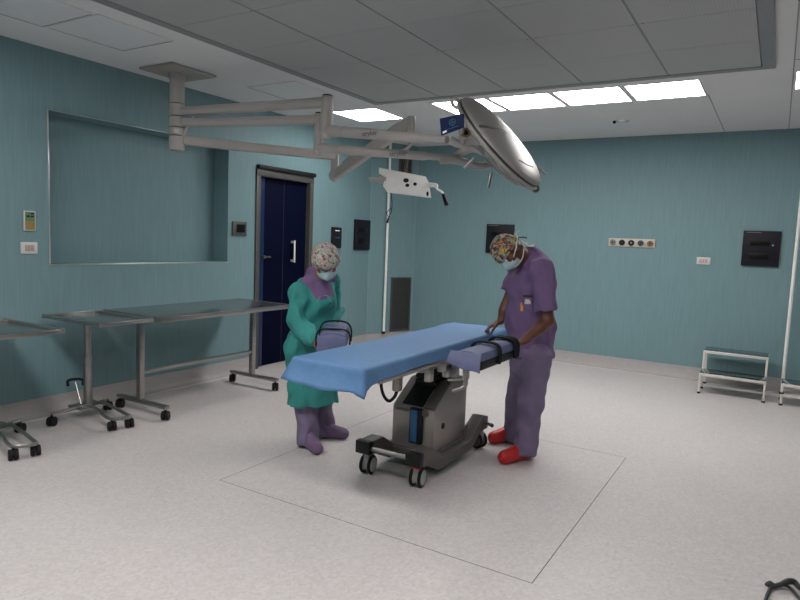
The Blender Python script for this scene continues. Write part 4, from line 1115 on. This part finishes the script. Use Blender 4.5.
# ---- man in purple scrubs
def man():
    D = dep
    root = V((-1.60, 4.42, 0))
    fdir = V((-.6, -.8, 0)).normalized(); ldir = V((-fdir.y, fdir.x, 0))
    hc = D(508.8, 251.5, 4.55)
    hf, hl, hu = headframe(-rt*.40-up*.88-fw*.22, -rt*.84+up*.50)
    shL, shR = D(541, 270, 4.40), D(521, 269, 4.80)
    chest, belly, pelv = D(528, 288, 4.62), D(526, 318, 4.63), D(530, 350, 4.65)
    elL, wrL = D(548, 321, 4.36), D(524, 341, 4.26)
    elR, wrR = D(506, 306, 4.76), D(500.5, 321, 4.74)
    hipL, hipR = D(536, 356, 4.53), D(526, 356, 4.75)
    knL, anL = D(530, 404, 4.46), D(526, 449, 4.42)
    knR, anR = D(518, 402, 4.80), D(512, 434, 4.84)
    nk = D(531, 263, 4.62)
    F = Field(.0042)
    head(F, hc, hf, hl, hu)
    F.cone(hc-hf*.025-hu*.05, nk, .060, .066, .03)
    F.cone(shL, shR, .06, .06, .05); F.cone(chest, belly, .10, .10, .06, sq=(tuple(ldir), 1.35)); F.cone(belly, pelv, .10, .11, .05, sq=(tuple(ldir), 1.3)); F.cone(nk, chest, .065, .10, .06)
    F.chain([shL, elL], [.055, .043], .02); F.chain([elL, elL.lerp(wrL, .35), wrL], [.042, .043, .027], .015)
    F.chain([shR, elR], [.055, .043], .02); F.chain([elR, elR.lerp(wrR, .35), wrR], [.042, .043, .027], .015)
    F.chain([hipL, knL, anL], [.082, .058, .042], .03); F.chain([hipR, knR, anR], [.082, .058, .042], .03)
    tl_, hl_ = V((-1.56, 4.13, .03)), V((-1.45, 4.36, .03)); tr_, hr_ = V((-1.80, 4.505, .03)), V((-1.68, 4.72, .03))
    for a, t_, h_ in ((anL, tl_, hl_), (anR, tr_, hr_)): F.chain([a, h_.lerp(t_, .3)+V((0, 0, .035)), t_+V((0, 0, .01))], [.040, .035, .026], .02)
    # right hand pressed on the sheet, left hand holding the arm pad
    hand(F, wrR+(V((-.3, -.5, -.3))*.01), V((-.55, -.25, -.35)), V((0, 0, -1)), V((-.3, -1, 0)), (.35, .75, .55))
    hand(F, wrL, V((-.62, -.42, -.28)), V((.1, .1, -1)), V((-.8, .5, 0)), (.45, .5, .4))
    body = F.build('person', [M_skinm, M_eye], origin=root, extra=eyeballs(hc, hf, hl, hu))
    tag(body, 'standing person in purple scrubs, yellow patterned cap and red clogs leaning over the table', 'person')
    # shirt
    S = Field(.006)
    S.cone(D(541, 270, 4.41), D(523, 269, 4.79), .082, .082, .06)
    S.cone(D(528, 254, 4.62), D(533, 268, 4.61), .052, .085, .05)
    S.cone(D(534, 256, 4.60), D(537, 272, 4.60), .058, .11, .06)
    S.cone(D(541, 300, 4.60), D(543, 330, 4.62), .085, .095, .07)
    S.cone(nk.lerp(chest, .25), chest, .085, .122, .07, sq=(tuple(ldir), 1.15))
    S.cone(D(542, 264, 4.62), D(543, 285, 4.60), .07, .10, .06)
    S.cone(chest, belly, .122, .125, .06, sq=(tuple(ldir), 1.3))
    hem = D(531, 355, 4.64)
    S.cone(belly, hem, .128, .158, .06, sq=(tuple(ldir), 1.22), cuts=[(hem, (0, 0, -1))])
    slL = shL.lerp(elL, .80); dL = (elL-shL).normalized(); slR = shR.lerp(elR, .62); dR = (elR-shR).normalized()
    S.cone(shL, slL+dL*.05, .078, .080, .04, cuts=[(slL, dL)]); S.cone(shR, slR+dR*.05, .080, .082, .04, cuts=[(slR, dR)])
    w1_, w2_ = wrinkle(.006, 22, 10, 11), wrinkle(.006, 44, 22, 7); S.wr = lambda G: w1_(G)+w2_(G)
    # open V neckline
    vn = D(513, 272, 4.55)
    sh = S.build('scrub_shirt', M_scrub, body)
    # trousers
    T_ = Field(.006)
    T_.cone(pelv, D(530, 366, 4.65), .122, .125, .05, sq=(tuple(ldir), 1.15))
    for hp, kn_, an in ((hipL, knL, anL), (hipR, knR, anR)):
        e_ = an+V((0, 0, -.035)); dd_ = (e_-kn_).normalized()
        T_.cone(hp, kn_, .112, .092, .04); T_.cone(kn_, e_+dd_*.05, .092, .080, .03, cuts=[(e_, dd_)])
    w3_, w4_ = wrinkle(.005, 20, 16, 5), wrinkle(.006, 46, 22, 9); T_.wr = lambda G: w3_(G)+w4_(G)
    T_.build('trousers', M_trous, body)
    # clogs
    for t_, h_ in ((tl_, hl_), (tr_, hr_)):
        d = (t_-h_).normalized(); sd = V((-d.y, d.x, 0)); C_ = Field(.004)
        C_.cone(h_+V((0, 0, .018)), t_+V((0, 0, .014)), .040, .046, .02); C_.cone(h_.lerp(t_, .55)+V((0, 0, .05)), t_-d*.01+V((0, 0, .022)), .042, .040, .03)
        C_.cone(h_-d*.0+V((0, 0, .03)), h_+d*.02+V((0, 0, .06)), .036, .034, .02)
        C_.cut.append((np.array((0, 0, .001)), np.array((0, 0, -1.)))); C_.build('clog', M_clog, body)
    cap('surgical_cap', M_capm, body, hc, hf, hl, hu, .019, 1.02, hu*.97-hf*.22, -.008)
    mk = mask(body, hc, hf, hl, hu)
    # mask ties
    from mathutils.bvhtree import BVHTree
    cp_ = [o for o in body.children if o.name.startswith('surgical_cap')][0]
    trees = [BVHTree.FromPolygons([ROOT[o]+v.co for v in o.data.vertices], [tuple(p.vertices) for p in o.data.polygons]) for o in (body, cp_, mk)]
    def hs(px, py, lift=.003):      # a point just above the head, cap or mask
        d_ = ray(px, py).normalized(); best = None
        for t_ in trees:
            h_ = t_.ray_cast(EYE, d_)
            if h_[0] is not None and (best is None or (h_[0]-EYE).length < (best-EYE).length): best = h_[0]
        return (best if best is not None and abs(best.dot(HD)-4.55) < .3 else D(px, py, 4.56))-d_*lift
    ti = MB()
    ti.tube([hs(*q) for q in ((512, 262), (514, 255), (516, 248), (517, 241), (517, 235))], .0035, 6, 5)
    ti.tube([hs(*q) for q in ((515, 266.5), (519, 263.5), (522.5, 258), (523.5, 251), (523, 245))], .0035, 6, 5)
    ti.tube([hs(514.5, 235), hs(516.5, 233), D(518.8, 231.2, 4.53)], [.004, .009, .006], 8, 4)
    ti.tube([hs(522.5, 245), D(525.5, 243.5, 4.52), D(529, 246, 4.51), D(534, 245.5, 4.50)], [.005, .011, .006, .009], 8, 4)
    ti.tube([hs(522, 241), D(524.5, 243, 4.52)], [.004, .008], 8, 4)
    ti.build('mask_tie', M_tie, mk)
    MB().tube([hs(516, 239), hs(519.5, 237.6), D(523, 237.2, 4.50), D(527, 238, 4.50)], .0045, 8, 4).build('glasses_arm', M_black, body)
    # pocket, badge and orange tag on the chest
    def front(px, py): # nearest point of the shirt surface along the view
        o_ = np.array(EYE); d_ = np.array(ray(px, py).normalized()); t_ = 4.0
        return None
    dg = bpy.context.evaluated_depsgraph_get()
    from mathutils.bvhtree import BVHTree
    bv = BVHTree.FromPolygons([sh.location+ROOT[sh]+v.co for v in sh.data.vertices], [tuple(p.vertices) for p in sh.data.polygons])
    def surf(px, py, lift=.004):
        h_ = bv.ray_cast(EYE, ray(px, py).normalized())
        if h_[0] is None: return D(px, py, 4.45)
        return h_[0]+(EYE-h_[0]).normalized()*lift
    def sheet(pxs, th, nm, m_, par):
        P_ = [surf(*q, th) for q in pxs]; n_ = (EYE-P_[0]).normalized()
        return MB().prism(P_, n_*.003).build(nm, m_, par)
    pk = sheet([(522, 296.5), (532, 296.5), (532, 309), (522, 309)], .001, 'pocket', M_scrub, sh)
    sheet([(523.5, 295), (532.5, 295.5), (532, 297.3), (523, 296.8)], .004, 'pocket_edge', M_groove, pk)
    sheet([(525, 299), (530.7, 299.3), (530.7, 304), (524.5, 304)], .006, 'name_badge', M_badge, pk)
    sheet([(520.6, 302.5), (523.2, 302.5), (523.4, 311), (520.2, 311)], .006, 'orange_tag', M_orange, pk)
    return body
man_body = man()

# ---- woman in green gown
def woman():
    D = dep
    root = V((-2.88, 3.68, 0)); fdir = V((.98, -.15, 0)).normalized(); ldir = V((-fdir.y, fdir.x, 0))
    hc = D(326, 262.5, 4.42)
    hf, hl, hu = headframe(rt*.12-fw*.60-up*.78, up*.62-fw*.76)
    shR, shL = D(300, 292, 4.50), D(332, 282, 4.72)
    chest, belly, pelv = D(320, 296, 4.56), D(312, 320, 4.63), D(309, 346, 4.66)
    elR, wrR = D(296, 322, 4.42), D(316, 343, 4.25)
    elL, wrL = D(333.5, 311, 4.76), D(327, 331, 4.55)
    hipR, hipL = D(303, 354, 4.58), D(315, 352, 4.76)
    knR, anR = D(307, 402, 4.57), D(308, 441, 4.54)
    knL, anL = D(321, 400, 4.76), D(324, 430, 4.80)
    nk = D(319, 280, 4.54)
    F = Field(.0042); s = .94
    head(F, hc, hf, hl, hu, s)
    F.cone(hc-hf*.03-hu*.05, nk, .050, .055, .03)
    F.cone(shR, shL, .045, .045, .05); F.cone(nk, chest, .050, .07, .05); F.cone(chest, belly, .075, .085, .05, sq=(tuple(ldir), 1.25)); F.cone(belly, pelv, .09, .105, .05, sq=(tuple(ldir), 1.3))
    F.chain([shR, elR], [.046, .037], .02); F.chain([elR, wrR], [.037, .024], .015); F.chain([shL, elL], [.046, .037], .02); F.chain([elL, wrL], [.037, .024], .015)
    F.chain([hipR, knR, anR], [.078, .054, .038], .03); F.chain([hipL, knL, anL], [.078, .054, .038], .03)
    tR, hR = V((-2.74, 3.47, .03)), V((-2.93, 3.56, .03)); tL, hL = V((-2.80, 3.87, .03)), V((-2.96, 3.77, .03))
    for a, t_, h_ in ((anR, tR, hR), (anL, tL, hL)): F.chain([a, h_.lerp(t_, .3)+V((0, 0, .03)), t_+V((0, 0, .008))], [.036, .032, .024], .02)
    hand(F, wrR, V((.62, -.05, -.30)), V((0, .15, -1)), V((0, 1, 0)), (.35, .5, .4), .92)
    hand(F, wrL, V((.35, -.75, -.22)), V((0, -.1, -1)), V((.8, .3, 0)), (.35, .5, .4), .92)
    body = F.build('person', [M_skinw, M_eye], origin=root, extra=eyeballs(hc, hf, hl, hu, s))
    tag(body, 'bending person in green gown, pink and grey patterned cap and pale blue mask', 'person')
    # scrub top seen at the neck
    S = Field(.006)
    S.cone(D(308, 283, 4.52), D(329, 280, 4.68), .058, .056, .05); S.cone(nk+V((0, 0, -.01)), chest, .068, .10, .05); S.cone(D(317, 277, 4.54), D(316, 284, 4.54), .052, .06, .03)
    S.cone(D(315, 273, 4.62), D(312, 290, 4.64), .062, .09, .05)
    S.cone(D(319, 283, 4.54), D(321, 295, 4.545), .060, .080, .04, sq=(tuple(ldir), 1.2))
    S.wr = wrinkle(.003, 25, 12, 8)
    S.build('scrub_top', M_scrub, body)
    G_ = Field(.0065)
    G_.cone(shR, shL, .070, .062, .05); G_.cone(D(308, 292, 4.64), D(307, 312, 4.68), .10, .12, .06)
    G_.cone(chest+V((0, 0, -.03)), belly, .112, .118, .06, sq=(tuple(ldir), 1.25)); G_.cone(belly, pelv, .118, .145, .06, sq=(tuple(ldir), 1.3))
    hem = D(314.5, 402, 4.61)
    G_.cone(pelv, hem, .148, .158, .06, sq=(tuple(ldir), 1.35), cuts=[(hem, (0, 0, -1))])
    for a, e_, w_ in ((shR, elR, wrR), (shL, elL, wrL)):
        d = (w_-e_).normalized(); G_.cone(a, e_, .064, .066, .04); G_.cone(e_, w_+d*.04, .066, .042, .03, cuts=[(w_+d*.012, d)])
    w1_, w2_ = wrinkle(.008, 20, 17, 21), wrinkle(.008, 42, 26, 5); G_.wr = lambda G: w1_(G)+w2_(G)
    # V neckline: cut the gown away in front of the throat
    vb = D(324, 303, 4.40)
    for q, rr in ((D(321, 276, 4.46), .082), (D(325, 286, 4.38), .050), (D(326, 294, 4.35), .034)): G_.sub.append((np.array(q), rr))
    gw = G_.build('surgical_gown', M_gown, body)
    T_ = Field(.006)
    T_.cone(pelv, D(309, 368, 4.66), .11, .11, .05, sq=(tuple(ldir), 1.2))
    for hp, kn_, an in ((hipR, knR, anR), (hipL, knL, anL)):
        e_ = an+V((0, 0, -.02)); dd_ = (e_-kn_).normalized()
        T_.cone(hp, kn_, .092, .080, .03); T_.cone(kn_, e_+dd_*.05, .080, .082, .03, cuts=[(e_, dd_)])
    w3_, w4_ = wrinkle(.004, 24, 14, 6), wrinkle(.005, 46, 22, 3); T_.wr = lambda G: w3_(G)+w4_(G)
    T_.build('trousers', M_trous, body)
    for t_, h_ in ((tR, hR), (tL, hL)):
        d = (t_-h_).normalized(); C_ = Field(.004)
        C_.cone(h_+V((0, 0, .012)), t_+V((0, 0, .010)), .040, .042, .02); C_.cone(h_.lerp(t_, .4)+V((0, 0, .055)), t_-d*.02+V((0, 0, .018)), .042, .036, .03); C_.cone(h_+V((0, 0, .03)), h_+d*.03+V((0, 0, .075)), .040, .045, .02)
        C_.cut.append((np.array((0, 0, .001)), np.array((0, 0, -1.)))); C_.wr = wrinkle(.002, 60, 60, 4); C_.build('shoe', M_shoec, body)
    cap('surgical_cap', M_capw, body, hc, hf, hl, hu, .015, s, hu*.85-hf*.42, -.010, puff=.018)
    mk = mask(body, hc, hf, hl, hu, s, 1.2, .022)
    ti = MB()
    for k in (-1, 1):
        ti.tube([hc+hf*.03-hu*.03+hl*k*.066, hc+hf*.0-hu*.01+hl*k*.080, hc-hf*.03+hu*.0+hl*k*.08], .003, 6, 5)
        ti.tube([hc+hf*.03-hu*.09+hl*k*.05, hc-hf*.01-hu*.05+hl*k*.076, hc-hf*.03+hu*.0+hl*k*.08], .003, 6, 5)
    ti.build('mask_tie', M_tie, mk)
    # gown tie at the chest
    from mathutils.bvhtree import BVHTree
    bv = BVHTree.FromPolygons([ROOT[gw]+v.co for v in gw.data.vertices], [tuple(p.vertices) for p in gw.data.polygons])
    def surf(px, py, lift=.004):
        h_ = bv.ray_cast(EYE, ray(px, py).normalized())
        return (h_[0] if h_[0] is not None else D(px, py, 4.4))+(EYE-V((px*0, 0, 0))-D(px, py, 4.4)).normalized()*lift
    MB().tube([surf(317, 302), surf(320, 297), surf(324, 295.5), surf(328, 296.5), surf(331, 302)], .003, 6, 4).build('gown_tie', mat('pale_green_tie', (.16, .36, .32), rough=.8, noise=.05, nscale=40), gw)
    return body
woman_body = woman()

# ------------------------------------------------------------------ dark cable loops at the lower right corner
def fl(x, y, z=.012): return onz(x, y, z)
m = MB().tube([fl(765, 603), fl(768.5, 592), fl(773, 586.5), fl(780, 584.5), fl(788, 586.5), fl(796, 594), fl(802, 603), fl(805, 618), fl(795, 628), fl(778, 625), fl(766, 614)], .0075, 10, 5, closed=True)
m.tube([fl(774, 586, .02), fl(782, 584, .03), fl(788, 581.5, .035), fl(794, 582, .03), fl(799, 587, .02), fl(806, 592, .014)], [.010, .012, .015, .015, .012, .010], 10, 5)
m.tube([fl(765, 584.5, .016), fl(770, 584.5, .018), fl(776, 586.5, .02)], [.004, .018, .010], 10, 4)
tag(m.build('cable', M_cable, origin=fl(785, 600, 0)), 'black cable loop lying on the floor at the lower right corner', 'cable')

# ------------------------------------------------------------------ world and view
wd = bpy.data.worlds.new('world'); SC.world = wd; wd.use_nodes = True
wd.node_tree.nodes['Background'].inputs[0].default_value = (.6, .65, .7, 1); wd.node_tree.nodes['Background'].inputs[1].default_value = .05
vs_ = SC.view_settings; vs_.view_transform = 'Standard'; vs_.look = 'None'; vs_.gamma = 1; vs_.use_curve_mapping = False; vs_.exposure = -.22
